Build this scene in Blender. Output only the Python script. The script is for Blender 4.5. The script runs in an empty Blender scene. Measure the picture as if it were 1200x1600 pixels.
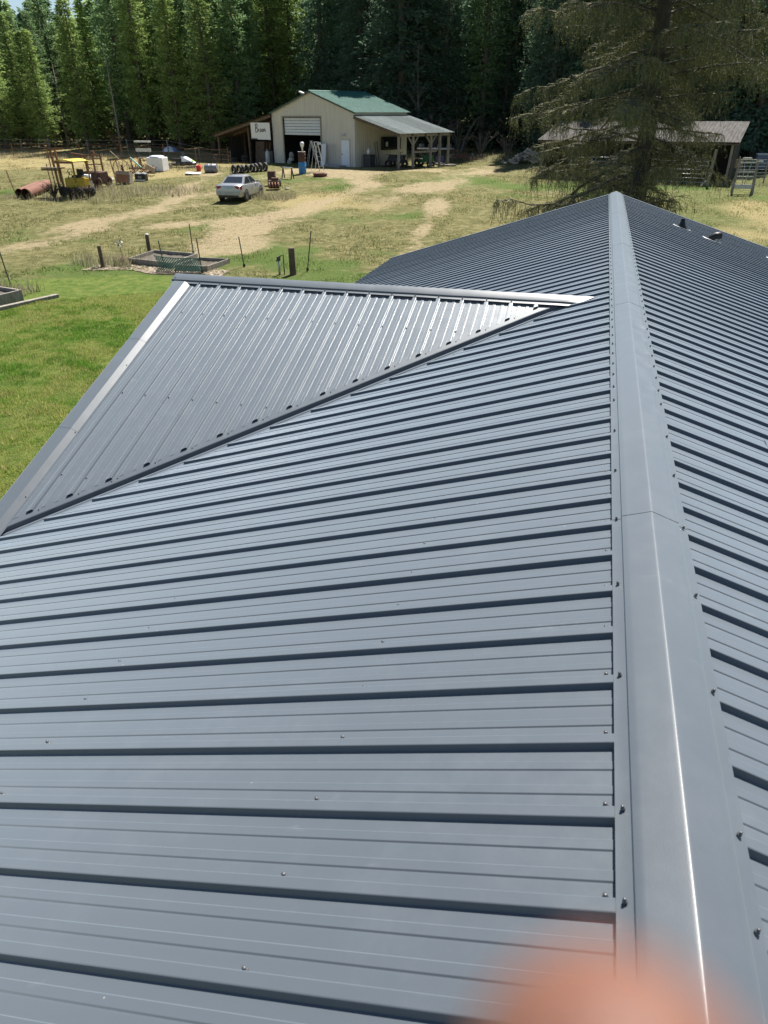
import bpy, math, random
import numpy as np
from mathutils import Vector, Matrix, Euler

rnd = random.Random(7)
SC = bpy.context.scene
COL = SC.collection
PI = math.pi

# ------------------------------------------------------------------ camera, sky, sun, exposure
def rot_cols(yaw, pitch, roll):
    F = Vector((math.sin(yaw)*math.cos(pitch), math.cos(yaw)*math.cos(pitch), -math.sin(pitch)))
    R = Vector((math.cos(yaw), -math.sin(yaw), 0)); U = R.cross(F)
    R2 = R*math.cos(roll)+U*math.sin(roll); U2 = -R*math.sin(roll)+U*math.cos(roll)
    return R2, U2, F
CAM_POS = Vector((-0.3657, 0.0, 5.4714))
CR, CU, CF = rot_cols(-0.27189, 0.51634, -0.00286)
cam = bpy.data.cameras.new('camera')
cam_ob = bpy.data.objects.new('camera', cam); COL.objects.link(cam_ob)
m = Matrix((CR, CU, -CF)).transposed().to_4x4(); m.translation = CAM_POS
cam_ob.matrix_world = m
cam.sensor_fit = 'VERTICAL'; cam.sensor_height = 36.0; cam.sensor_width = 27.0
cam.lens = 24.648
cam.clip_start = 0.004; cam.clip_end = 2000
cam.dof.use_dof = True; cam.dof.focus_distance = 6.0; cam.dof.aperture_fstop = 24.648/3.3
SC.camera = cam_ob

SUN_AZ, SUN_EL = math.radians(10.0), math.radians(57.0)     # azimuth from +Y towards +X
world = bpy.data.worlds.new('World'); SC.world = world; world.use_nodes = True
wn = world.node_tree.nodes; bg = wn['Background']
sky = wn.new('ShaderNodeTexSky'); sky.sky_type = 'NISHITA'; sky.sun_disc = False
sky.sun_elevation = SUN_EL; sky.sun_rotation = SUN_AZ
sky.air_density = 1.0; sky.dust_density = 0.2; sky.ozone_density = 1.2
world.node_tree.links.new(sky.outputs[0], bg.inputs[0]); bg.inputs[1].default_value = 0.050
sun = bpy.data.lights.new('sun', 'SUN'); sun.energy = 5.0; sun.angle = math.radians(0.53); sun.color = (1.0, 0.955, 0.88)
sun_ob = bpy.data.objects.new('sun', sun); COL.objects.link(sun_ob)
sd = Vector((math.sin(SUN_AZ)*math.cos(SUN_EL), math.cos(SUN_AZ)*math.cos(SUN_EL), math.sin(SUN_EL)))
sun_ob.rotation_euler = sd.to_track_quat('Z', 'Y').to_euler(); sun_ob.location = (0, 60, 80)
SC.view_settings.view_transform = 'Standard'; SC.view_settings.look = 'None'
SC.view_settings.exposure = 1.10; SC.view_settings.gamma = 1.0; SC.view_settings.use_curve_mapping = False

# ------------------------------------------------------------------ materials
MATS = {}
def mat(name, col, rough=0.6, metal=0.0, var=0.25, scale=6.0, bump=0.0, bscale=40.0, col2=None, spec=0.5, detail=4.0, stretch=None, rvar=0.0, trans=0.0, coat=0.0, streak=None):
    """principled material: base colour varied by noise between col and col2, optional bump"""
    if name in MATS: return MATS[name]
    M = bpy.data.materials.new(name); M.use_nodes = True; MATS[name] = M
    N = M.node_tree.nodes; L = M.node_tree.links; b = N['Principled BSDF']
    tc = N.new('ShaderNodeTexCoord'); src = tc.outputs['Object']
    if stretch:
        mp = N.new('ShaderNodeMapping'); mp.inputs['Scale'].default_value = stretch; L.new(src, mp.inputs[0]); src = mp.outputs[0]
    nz = N.new('ShaderNodeTexNoise'); nz.inputs['Scale'].default_value = scale; nz.inputs['Detail'].default_value = detail; nz.inputs['Roughness'].default_value = 0.62
    L.new(src, nz.inputs['Vector'])
    rp = N.new('ShaderNodeValToRGB'); rp.color_ramp.elements[0].position = 0.3; rp.color_ramp.elements[1].position = 0.7
    if col2 is None: c0 = tuple(c*(1-var) for c in col); c1 = tuple(min(1, c*(1+var)) for c in col)
    else: c0, c1 = col, col2
    rp.color_ramp.elements[0].color = (*c0, 1); rp.color_ramp.elements[1].color = (*c1, 1)
    L.new(nz.outputs['Fac'], rp.inputs[0]); L.new(rp.outputs[0], b.inputs['Base Color'])
    b.inputs['Roughness'].default_value = rough; b.inputs['Metallic'].default_value = metal
    b.inputs['Specular IOR Level'].default_value = spec
    if coat: b.inputs['Coat Weight'].default_value = coat; b.inputs['Coat Roughness'].default_value = 0.15
    if trans: b.inputs['Transmission Weight'].default_value = trans
    if rvar:
        mr = N.new('ShaderNodeMapRange'); mr.inputs['To Min'].default_value = max(0.05, rough-rvar); mr.inputs['To Max'].default_value = min(1, rough+rvar)
        L.new(nz.outputs['Fac'], mr.inputs['Value']); L.new(mr.outputs[0], b.inputs['Roughness'])
    if bump:
        n2 = N.new('ShaderNodeTexNoise'); n2.inputs['Scale'].default_value = bscale; n2.inputs['Detail'].default_value = 3; L.new(src, n2.inputs['Vector'])
        bp = N.new('ShaderNodeBump'); bp.inputs['Strength'].default_value = 1.0; bp.inputs['Distance'].default_value = bump
        L.new(n2.outputs['Fac'], bp.inputs['Height']); L.new(bp.outputs[0], b.inputs['Normal'])
    return M

def leaf_mat(name, transl=0.35, rough=0.6, attr='tint', gain=1.0):
    """foliage: colour comes from the per-vertex species colour; thin leaves let light through"""
    M = bpy.data.materials.new(name); M.use_nodes = True; MATS[name] = M
    N = M.node_tree.nodes; L = M.node_tree.links; b = N['Principled BSDF']; out = N['Material Output']
    at = N.new('ShaderNodeAttribute'); at.attribute_name = attr
    oi = N.new('ShaderNodeObjectInfo')
    hs = N.new('ShaderNodeHueSaturation'); mr = N.new('ShaderNodeMapRange'); mr.inputs['To Min'].default_value = 0.78*gain; mr.inputs['To Max'].default_value = 1.25*gain
    L.new(oi.outputs['Random'], mr.inputs['Value']); L.new(mr.outputs[0], hs.inputs['Value']); L.new(at.outputs['Color'], hs.inputs['Color'])
    L.new(hs.outputs[0], b.inputs['Base Color']); b.inputs['Roughness'].default_value = rough; b.inputs['Specular IOR Level'].default_value = 0.25
    tr = N.new('ShaderNodeBsdfTranslucent'); L.new(hs.outputs[0], tr.inputs['Color'])
    mx = N.new('ShaderNodeMixShader'); mx.inputs[0].default_value = transl
    L.new(b.outputs[0], mx.inputs[1]); L.new(tr.outputs[0], mx.inputs[2]); L.new(mx.outputs[0], out.inputs['Surface'])
    return M

def roof_paint(name, col, rough=0.42, oil=0.0006, dust=0.5, sheen=1.0):
    """charcoal painted steel: slight oil-canning, dust patches, added grazing sheen, handling smudges"""
    M = bpy.data.materials.new(name); M.use_nodes = True; MATS[name] = M
    N = M.node_tree.nodes; L = M.node_tree.links; b = N['Principled BSDF']
    tc = N.new('ShaderNodeTexCoord'); src = tc.outputs['Object']
    n1 = N.new('ShaderNodeTexNoise'); n1.inputs['Scale'].default_value = 1.3; n1.inputs['Detail'].default_value = 6; n1.inputs['Roughness'].default_value = 0.65; L.new(src, n1.inputs['Vector'])
    n2 = N.new('ShaderNodeTexNoise'); n2.inputs['Scale'].default_value = 7.0; n2.inputs['Detail'].default_value = 7; n2.inputs['Roughness'].default_value = 0.7; L.new(src, n2.inputs['Vector'])
    mul = N.new('ShaderNodeMath'); mul.operation = 'MULTIPLY'; L.new(n1.outputs['Fac'], mul.inputs[0]); L.new(n2.outputs['Fac'], mul.inputs[1])
    rp = N.new('ShaderNodeMapRange'); rp.inputs['From Min'].default_value = 0.26; rp.inputs['From Max'].default_value = 0.46; L.new(mul.outputs[0], rp.inputs['Value'])
    mx = N.new('ShaderNodeMix'); mx.data_type = 'RGBA'
    mx.inputs[6].default_value = (*col, 1); mx.inputs[7].default_value = (col[0]*1.35+0.02*dust, col[1]*1.32+0.02*dust, col[2]*1.28+0.019*dust, 1)
    sc = N.new('ShaderNodeMath'); sc.operation = 'MULTIPLY'; sc.inputs[1].default_value = dust; L.new(rp.outputs[0], sc.inputs[0]); L.new(sc.outputs[0], mx.inputs[0])
    mp = N.new('ShaderNodeMapping'); mp.inputs['Scale'].default_value = (2.2, 5.5, 1); mp.inputs['Rotation'].default_value = (0, 0, .35); L.new(src, mp.inputs[0])
    n4 = N.new('ShaderNodeTexNoise'); n4.inputs['Scale'].default_value = 1.6; n4.inputs['Detail'].default_value = 8; n4.inputs['Roughness'].default_value = 0.72; L.new(mp.outputs[0], n4.inputs['Vector'])
    s4 = N.new('ShaderNodeMapRange'); s4.inputs['From Min'].default_value = 0.64; s4.inputs['From Max'].default_value = 0.76; s4.inputs['To Max'].default_value = 0.35; L.new(n4.outputs['Fac'], s4.inputs['Value'])
    m4 = N.new('ShaderNodeMix'); m4.data_type = 'RGBA'; L.new(s4.outputs[0], m4.inputs[0]); L.new(mx.outputs[2], m4.inputs[6]); m4.inputs[7].default_value = (0.20, 0.21, 0.215, 1); mx = m4
    # fine specks of grit
    n3 = N.new('ShaderNodeTexVoronoi'); n3.inputs['Scale'].default_value = 9.0; L.new(src, n3.inputs['Vector'])
    sp = N.new('ShaderNodeMapRange'); sp.inputs['From Min'].default_value = 0.035; sp.inputs['From Max'].default_value = 0.02; L.new(n3.outputs['Distance'], sp.inputs['Value'])
    wn_ = N.new('ShaderNodeTexWhiteNoise'); L.new(n3.outputs['Position'], wn_.inputs['Vector'])
    gt = N.new('ShaderNodeMath'); gt.operation = 'GREATER_THAN'; gt.inputs[1].default_value = 0.80; L.new(wn_.outputs['Value'], gt.inputs[0])
    sm = N.new('ShaderNodeMath'); sm.operation = 'MULTIPLY'; L.new(sp.outputs[0], sm.inputs[0]); L.new(gt.outputs[0], sm.inputs[1])
    m2 = N.new('ShaderNodeMix'); m2.data_type = 'RGBA'; L.new(sm.outputs[0], m2.inputs[0]); L.new(mx.outputs[2], m2.inputs[6]); m2.inputs[7].default_value = (0.26, 0.25, 0.23, 1)
    L.new(m2.outputs[2], b.inputs['Base Color'])
    mr = N.new('ShaderNodeMapRange'); mr.inputs['To Min'].default_value = rough-0.06; mr.inputs['To Max'].default_value = rough+0.10; L.new(n2.outputs['Fac'], mr.inputs['Value']); L.new(mr.outputs[0], b.inputs['Roughness'])
    b.inputs['Specular IOR Level'].default_value = 0.50
    b.inputs['Sheen Weight'].default_value = sheen; b.inputs['Sheen Roughness'].default_value = 0.45; b.inputs['Sheen Tint'].default_value = (0.78, 0.90, 1.0, 1)     # bluish sheen added to brighten the steel at grazing view, like reflected sky
    nb = N.new('ShaderNodeTexNoise'); nb.inputs['Scale'].default_value = 2.6; nb.inputs['Detail'].default_value = 1.5; L.new(src, nb.inputs['Vector'])
    nf = N.new('ShaderNodeTexNoise'); nf.inputs['Scale'].default_value = 260; nf.inputs['Detail'].default_value = 2; L.new(src, nf.inputs['Vector'])
    bp = N.new('ShaderNodeBump'); bp.inputs['Strength'].default_value = 1.0; bp.inputs['Distance'].default_value = oil*4; L.new(nb.outputs['Fac'], bp.inputs['Height'])
    b2 = N.new('ShaderNodeBump'); b2.inputs['Strength'].default_value = 0.35; b2.inputs['Distance'].default_value = 0.0004; L.new(nf.outputs['Fac'], b2.inputs['Height']); L.new(bp.outputs[0], b2.inputs['Normal'])
    L.new(b2.outputs[0], b.inputs['Normal'])
    return M

ROOF = roof_paint('roof_steel', (0.072, 0.085, 0.099), rough=0.29, dust=0.35)
TRIM = roof_paint('trim_steel', (0.064, 0.076, 0.090), rough=0.39, oil=0.0009, dust=0.3, sheen=0.7)
RUBBER = mat('black_rubber', (0.012, 0.012, 0.013), 0.6, var=0.3)
FOAM = mat('closure_foam', (0.02, 0.02, 0.022), 0.9)
SCREW = mat('screw_head', (0.30, 0.31, 0.33), 0.3, 0.9, var=0.1)
SEAL = mat('sealant', (0.36, 0.36, 0.36), 0.5, var=0.1)
SIDING = mat('house_siding', (0.36, 0.33, 0.28), 0.7, var=0.1, scale=2, stretch=(1, 1, 12))
WOOD_GREY = mat('weathered_wood', (0.16, 0.14, 0.115), 0.85, col2=(0.34, 0.31, 0.265), scale=3, stretch=(4, 4, 1), bump=0.004, bscale=20)
WOOD_BROWN = mat('brown_timber', (0.075, 0.053, 0.038), 0.85, col2=(0.16, 0.115, 0.08), scale=4, bump=0.003)
WOOD_PALE = mat('pale_plywood', (0.35, 0.26, 0.17), 0.8, col2=(0.5, 0.39, 0.27), scale=5)
BEIGE = mat('beige_barn_steel', (0.55, 0.51, 0.435), 0.55, col2=(0.66, 0.62, 0.54), scale=1.4, stretch=(2.5, 2.5, .35), detail=7)
WHITE = mat('white_paint', (0.78, 0.79, 0.80), 0.45, var=0.05, scale=3)
OFFWHITE = mat('dirty_white', (0.55, 0.54, 0.51), 0.6, var=0.15, scale=5)
GREENROOF = mat('green_roof_steel', (0.032, 0.125, 0.098), 0.6, var=0.15, scale=2.0, spec=.2)
GREYROOF = mat('galvanised_roof', (0.042, 0.066, 0.066), 0.6, 0.0, col2=(0.075, 0.105, 0.105), scale=1.6, stretch=(.12, 1.6, 1), spec=.2)
GREYROOF2 = mat('galvanised_roof_pale', (0.085, 0.115, 0.115), 0.6, 0.0, col2=(0.14, 0.175, 0.175), scale=1.6, stretch=(.12, 1.6, 1), spec=.2)
SHADE_WALL = mat('shade_wall', (0.05, 0.045, 0.042), 0.6)  # dark wall colour stands in for shade inside lean-to and shed
SHADE_IN = mat('interior_shade', (0.03, 0.028, 0.027), 0.9)  # near-black colour stands in for the unlit barn interior
RUST = mat('rusty_steel', (0.13, 0.055, 0.028), 0.85, col2=(0.26, 0.12, 0.06), scale=7, bump=0.002)
RUSTPIPE = mat('rust_pipe', (0.13, 0.052, 0.034), 0.85, col2=(0.22, 0.10, 0.068), scale=4)
RUSTDARK = mat('dark_rust', (0.05, 0.027, 0.02), 0.85, col2=(0.12, 0.06, 0.04), scale=6)
YELLOW = mat('faded_yellow_paint', (0.56, 0.38, 0.03), 0.5, col2=(0.70, 0.52, 0.07), scale=4)
BLACK = mat('black_plastic', (0.015, 0.015, 0.017), 0.5)
CHAR = mat('charcoal_grey', (0.05, 0.05, 0.055), 0.6)
BLUE = mat('blue_plastic', (0.05, 0.22, 0.50), 0.4, var=0.1)
RED = mat('red_plastic', (0.62, 0.03, 0.025), 0.4, var=0.1)
PURPLE = mat('purple_plastic', (0.11, 0.085, 0.22), 0.5, var=0.1)
GREENPL = mat('green_plastic', (0.03, 0.16, 0.06), 0.5, var=0.1)
LIME = mat('lime_plastic', (0.24, 0.55, 0.03), 0.35, var=0.1)
TEAL = mat('teal_paint', (0.10, 0.30, 0.26), 0.5, var=0.2)
GREYPL = mat('grey_plastic', (0.20, 0.21, 0.23), 0.5, var=0.15)
ALU = mat('aluminium', (0.62, 0.63, 0.64), 0.35, 0.6, var=0.1)
GALV = mat('galvanised_pipe', (0.42, 0.43, 0.44), 0.4, 0.6, var=0.2)
CARPAINT = mat('silver_car_paint', (0.40, 0.41, 0.43), 0.30, 0.5, var=0.05, coat=0.6)
GLASS = mat('tinted_glass', (0.02, 0.025, 0.03), 0.06, var=0.1, spec=0.8)
TAIL = mat('red_lens', (0.32, 0.012, 0.012), 0.2, var=0.1)
BARK = mat('conifer_bark', (0.075, 0.06, 0.05), 0.9, col2=(0.16, 0.135, 0.115), scale=5, stretch=(3, 3, 0.6), bump=0.02, bscale=12)
BARKLT = mat('larch_bark', (0.045, 0.038, 0.032), 0.9, col2=(0.095, 0.08, 0.068), scale=7, stretch=(3, 3, 0.7), bump=0.02, bscale=14)
TWIG = mat('larch_twig', (0.045, 0.043, 0.028), 0.9, col2=(0.24, 0.235, 0.13), scale=5)
DEADWOOD = mat('dead_wood', (0.24, 0.21, 0.18), 0.9, col2=(0.36, 0.33, 0.29), scale=4)
STONE = mat('field_stone', (0.28, 0.26, 0.23), 0.9, col2=(0.40, 0.37, 0.33), scale=4)
SOIL = mat('bed_soil', (0.05, 0.042, 0.032), 0.95, col2=(0.12, 0.10, 0.075), scale=6, bump=0.02, bscale=15)
CONCRETE = mat('grey_block', (0.30, 0.30, 0.295), 0.85, var=0.2, scale=4)
INK = mat('black_ink', (0.01, 0.01, 0.012), 0.5)
NEEDLE = leaf_mat('needles', 0.52, gain=1.35)
GRASS = leaf_mat('grass_blades', 0.45, 0.55)

# ------------------------------------------------------------------ mesh helpers
class MB:
    def __init__(s): s.v = []; s.f = []
    def quad(s, a, b, c, d):
        i = len(s.v); s.v += [tuple(a), tuple(b), tuple(c), tuple(d)]; s.f.append((i, i+1, i+2, i+3)); return s
    def poly(s, pts):
        i = len(s.v); s.v += [tuple(p) for p in pts]; s.f.append(tuple(range(i, i+len(pts)))); return s
    def box(s, cx, cy, cz, sx, sy, sz, M=None):
        i = len(s.v); P = []
        for z in (-.5, .5):
            for x, y in ((-.5, -.5), (.5, -.5), (.5, .5), (-.5, .5)):
                p = Vector((x*sx, y*sy, z*sz))
                if M is not None: p = M @ p
                P.append((p.x+cx, p.y+cy, p.z+cz))
        s.v += P
        s.f += [(i, i+3, i+2, i+1), (i+4, i+5, i+6, i+7), (i, i+1, i+5, i+4), (i+1, i+2, i+6, i+5), (i+2, i+3, i+7, i+6), (i+3, i, i+4, i+7)]
        return s
    def bar(s, p0, p1, w, h=None, up=(0, 0, 1)):
        p0, p1 = Vector(p0), Vector(p1); d = p1-p0; ln = d.length
        if ln < 1e-6: return s
        z = d/ln; u = Vector(up); x = u.cross(z)
        if x.length < 1e-4: x = Vector((1, 0, 0)).cross(z)
        x.normalize(); y = z.cross(x)
        M = Matrix((x, y, z)).transposed(); c = (p0+p1)/2
        return s.box(c.x, c.y, c.z, w, h or w, ln, M)
    def tube(s, pts, rad, n=8, caps=True, squash=None):
        pts = [Vector(p) for p in pts]
        if not hasattr(rad, '__len__'): rad = [rad]*len(pts)
        i0 = len(s.v); prev = None
        for k, p in enumerate(pts):
            t = (pts[min(k+1, len(pts)-1)]-pts[max(k-1, 0)])
            t = t.normalized() if t.length > 1e-9 else Vector((0, 0, 1))
            if prev is None:
                a = Vector((0, 0, 1)) if abs(t.z) < .9 else Vector((1, 0, 0))
                x = a.cross(t).normalized()
            else:
                x = (prev - t*prev.dot(t)).normalized()
            prev = x; y = t.cross(x)
            for j in range(n):
                a = 2*PI*j/n; q = p + (x*math.cos(a)+y*math.sin(a)*(squash or 1))*rad[k]; s.v.append(tuple(q))
        for k in range(len(pts)-1):
            for j in range(n):
                a = i0+k*n+j; b = i0+k*n+(j+1) % n; s.f.append((a, b, b+n, a+n))
        if caps:
            s.f.append(tuple(i0+j for j in range(n))[::-1]); e = i0+(len(pts)-1)*n; s.f.append(tuple(e+j for j in range(n)))
        return s
    def cyl(s, p0, p1, r0, r1=None, n=12, caps=True): return s.tube([p0, p1], [r0, r0 if r1 is None else r1], n, caps)
    def lathe(s, prof, n=16, c=(0, 0, 0), axis='z'):
        i0 = len(s.v)
        for r, z in prof:
            for j in range(n):
                a = 2*PI*j/n; x, y = r*math.cos(a), r*math.sin(a)
                p = (x, y, z) if axis == 'z' else ((x, z, y) if axis == 'y' else (z, x, y))
                s.v.append((p[0]+c[0], p[1]+c[1], p[2]+c[2]))
        for k in range(len(prof)-1):
            for j in range(n):
                a = i0+k*n+j; b = i0+k*n+(j+1) % n; s.f.append((a, b, b+n, a+n))
        return s
    def torus(s, c, R, r, axis='z', n=18, m=8):
        return s.lathe([(R+r*math.cos(2*PI*k/m), r*math.sin(2*PI*k/m)) for k in range(m+1)], n, c, axis)
    def grid(s, rows):
        i0 = len(s.v); w = len(rows[0])
        for r in rows: s.v += [tuple(p) for p in r]
        for k in range(len(rows)-1):
            for j in range(w-1):
                a = i0+k*w+j; s.f.append((a, a+1, a+w+1, a+w))
        return s
    def sheet(s, pts, n):
        """thick plate: polygon pts extruded by vector n"""
        n = Vector(n); i = len(s.v); k = len(pts); s.v += [tuple(p) for p in pts] + [tuple(Vector(p)+n) for p in pts]
        s.f.append(tuple(range(i, i+k))[::-1]); s.f.append(tuple(range(i+k, i+2*k)))
        for j in range(k):
            q = (j+1) % k; s.f.append((i+j, i+q, i+k+q, i+k+j))
        return s
    def mesh(s, name, material, smooth=False):
        me = bpy.data.meshes.new(name); me.from_pydata(s.v, [], s.f); me.materials.append(material)
        if smooth: me.polygons.foreach_set('use_smooth', [True]*len(me.polygons))
        me.update(); return me
    def build(s, name, material, parent=None, smooth=False, loc=None):
        return put(name, s.mesh(name, material, smooth), parent, loc)

def put(name, me, parent=None, loc=None, rot=None):
    o = bpy.data.objects.new(name, me); COL.objects.link(o)
    if parent is not None: o.parent = parent
    if loc is not None: o.location = loc
    if rot is not None: o.rotation_euler = rot
    return o
def tag(o, label=None, cat=None, group=None, kind=None):
    if label: o['label'] = label
    if cat: o['category'] = cat
    if group: o['group'] = group
    if kind: o['kind'] = kind
    return o
def thing(name, label, cat, loc=(0, 0, 0), rz=0.0, group=None):
    o = bpy.data.objects.new(name, None); COL.objects.link(o); o.location = loc; o.rotation_euler = (0, 0, rz); o.empty_display_size = 0.2
    return tag(o, label, cat, group)
def smooth_by_angle(o, ang=35):
    me = o.data; me.polygons.foreach_set('use_smooth', [True]*len(me.polygons))
    try: me.set_sharp_from_angle(angle=math.radians(ang))
    except Exception: pass
    return o
def bevel(o, w=0.01, seg=2):
    b = o.modifiers.new('bevel', 'BEVEL'); b.width = w; b.segments = seg; b.limit_method = 'ANGLE'; b.angle_limit = math.radians(40); return o
def np_mesh(name, V, nper, material, colors=None, attr='tint'):
    """mesh of separate polygons with nper corners each; V is (N*nper,3)"""
    V = np.ascontiguousarray(V, dtype=np.float32); nv = len(V); nf = nv//nper
    me = bpy.data.meshes.new(name); me.vertices.add(nv); me.vertices.foreach_set('co', V.ravel())
    me.loops.add(nv); me.loops.foreach_set('vertex_index', np.arange(nv, dtype=np.int32))
    me.polygons.add(nf); me.polygons.foreach_set('loop_start', np.arange(0, nv, nper, dtype=np.int32)); me.polygons.foreach_set('loop_total', np.full(nf, nper, dtype=np.int32))
    if colors is not None:
        a = me.color_attributes.new(attr, 'FLOAT_COLOR', 'POINT')
        cc = np.ones((nv, 4), np.float32); cc[:, :3] = colors; a.data.foreach_set('color', cc.ravel())
    me.materials.append(material); me.update(calc_edges=True); me.validate(); return me

# ------------------------------------------------------------------ ground
_rg = np.random.default_rng(3)
_NG = _rg.random((8, 256, 256)).astype(np.float64)
def vnoise(x, y, scale, k=0):
    """tiling value noise, smooth, 0..1"""
    x = np.asarray(x, float)/scale; y = np.asarray(y, float)/scale
    xi = np.floor(x).astype(int); yi = np.floor(y).astype(int); fx = x-xi; fy = y-yi
    fx = fx*fx*(3-2*fx); fy = fy*fy*(3-2*fy); g = _NG[k]
    a = g[xi % 256, yi % 256]; b = g[(xi+1) % 256, yi % 256]; c_ = g[xi % 256, (yi+1) % 256]; d = g[(xi+1) % 256, (yi+1) % 256]
    return (a*(1-fx)+b*fx)*(1-fy)+(c_*(1-fx)+d*fx)*fy
def fbm(x, y, scale, k=0, o=4):
    s = 0; a = .5; t = 0
    for i in range(o): s = s+a*vnoise(x+13*i, y+7*i, scale/2**i, (k+i) % 8); t += a; a *= .55
    return s/t
BARN_O = (-29.67, 67.68); BARN_U = (0.8942, -0.4476)          # barn front-left corner and direction along its front
def gz(x, y):
    s = y-26.0; base = 0.041*(np.sqrt(s*s+16)+s)/2
    # levelled pad under the barn
    dx, dy = x-BARN_O[0], y-BARN_O[1]; a = dx*BARN_U[0]+dy*BARN_U[1]; b = -dx*BARN_U[1]+dy*BARN_U[0]
    d = np.hypot(np.maximum(np.maximum(-9.5-a, a-16), 0), np.maximum(np.maximum(-1.0-b, b-8), 0))
    w = np.clip(1-d/6, 0, 1); w = w*w*(3-2*w)
    return base*(1-w)+(1.56+.075*np.clip(a, -10, 0))*w
def gzr(x, y):
    far = np.clip((y-22)/10, 0, 1)
    return gz(x, y) + far*0.10*(fbm(x, y, 5.0, 1, 3)-.5) - 0.02*(1-far)*(fbm(x, y, 3.0, 2, 2)-.5)
def gh(x, y): return float(gz(np.float64(x), np.float64(y)))
def seg_dist(x, y, pts):
    d = np.full(np.shape(x), 1e9)
    for (x0, y0), (x1, y1) in zip(pts[:-1], pts[1:]):
        dx, dy = x1-x0, y1-y0; t = np.clip(((x-x0)*dx+(y-y0)*dy)/(dx*dx+dy*dy), 0, 1)
        d = np.minimum(d, np.hypot(x-x0-t*dx, y-y0-t*dy))
    return d
TRACKS = [  # bare wheel tracks across the yard: polyline, half width
    ([(-34, 22), (-29, 25.5), (-26.1, 27.6), (-25.5, 30.9), (-25.7, 34.4), (-25.2, 38.0), (-24.3, 42.3), (-25.0, 47.9), (-24.4, 53), (-24.5, 60)], 1.0),
    ([(-17.1, 30.6), (-17.3, 34), (-17.5, 36.4), (-16.9, 39), (-15.2, 42.2), (-13.6, 46), (-12.3, 49.5), (-11.0, 54), (-10.0, 58.7), (-7.4, 64.8)], 1.5),
    ([(-7.2, 27), (-7.9, 32.5), (-8.8, 39), (-9.7, 47), (-10.4, 53)], 0.45),
    ([(-25.4, 33), (-21, 35.5), (-17.5, 38.4), (-15.8, 46), (-15.6, 52), (-18.5, 57.5), (-22, 60)], 0.9),
    ([(-24.6, 41), (-27, 46), (-29.5, 52), (-30.5, 57)], 0.7),
    ([(-21, 57.5), (-18, 58.2), (-14, 60.5)], 1.3),
]
def masks(x, y):
    """lawn, track, dry, lush (0..1) at ground points"""
    wob = (fbm(x, y, 4.0, 3, 3)-.5)*3.0
    yb = np.where(x < -16, 24.6+(x+16)*0.40, 24.6)
    lawn = np.clip((yb+wob-y)/1.6+.5, 0, 1)*np.clip((-1.0-x+wob)/3+1, 0, 1)
    n = fbm(x*1.0, y*0.55, 2.4, 5, 4)
    tr = np.zeros(np.shape(x))
    for pts, w in TRACKS:
        d = seg_dist(x, y, pts); tr = np.maximum(tr, np.clip(1.25-d/(w*1.7), 0, 1))
    tr = np.clip((tr-0.30)*1.2+(n-.5)*3.4, 0, 1)*np.clip(tr*4, 0, 1)*(1-lawn)
    dry = np.clip((fbm(x, y, 9.0, 2, 4)-.42)*3.2, 0, 1)
    dry = np.clip(dry+np.clip((y-44)/18, 0, 1)*np.clip((-x-27)/6, 0, 1)*0.9+np.clip((y-60)/6, 0, 1)*np.clip((-x-33)/4, 0, 1), 0, 1)
    lush = np.clip((fbm(x+40, y, 5.0, 6, 4)-.50)*4.0, 0, 1)*(1-dry*.6)
    lush = np.clip(lush+np.clip((27.5-y)/3, 0, 1)*.5+np.clip((x+3)/4, 0, 1)*.6, 0, 1)
    return lawn, tr, dry, lush
def arange(*a): return list(np.arange(*a))
gx = arange(-900, -150, 75)+arange(-150, -70, 8)+arange(-70, 22, .35)+arange(22, 60, 4)+arange(60, 150, 15)+arange(150, 901, 75)
gy = arange(-600, -60, 60)+arange(-60, -4, 8)+arange(-4, 84, .35)+arange(84, 140, 4)+arange(140, 1001, 60)
GX, GY = np.meshgrid(np.array(gx), np.array(gy)); GZ = gzr(GX, np.minimum(GY, 160))
nx, ny = len(gx), len(gy)
me = bpy.data.meshes.new('ground'); V = np.stack([GX.ravel(), GY.ravel(), GZ.ravel()], 1).astype(np.float32)
idx = np.arange(nx*ny).reshape(ny, nx); Q = np.stack([idx[:-1, :-1].ravel(), idx[:-1, 1:].ravel(), idx[1:, 1:].ravel(), idx[1:, :-1].ravel()], 1).astype(np.int32)
me.vertices.add(len(V)); me.vertices.foreach_set('co', V.ravel()); me.loops.add(Q.size); me.loops.foreach_set('vertex_index', Q.ravel())
me.polygons.add(len(Q)); me.polygons.foreach_set('loop_start', np.arange(0, Q.size, 4, dtype=np.int32)); me.polygons.foreach_set('loop_total', np.full(len(Q), 4, np.int32))
ml, mt, md, mg = masks(GX.ravel(), GY.ravel())
for nm, arr in (('lawn', ml), ('track', mt), ('dry', md), ('lush', mg)):
    a = me.attributes.new(nm, 'FLOAT', 'POINT'); a.data.foreach_set('value', arr.astype(np.float32))
me.update(calc_edges=True); me.polygons.foreach_set('use_smooth', [True]*len(me.polygons))
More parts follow.
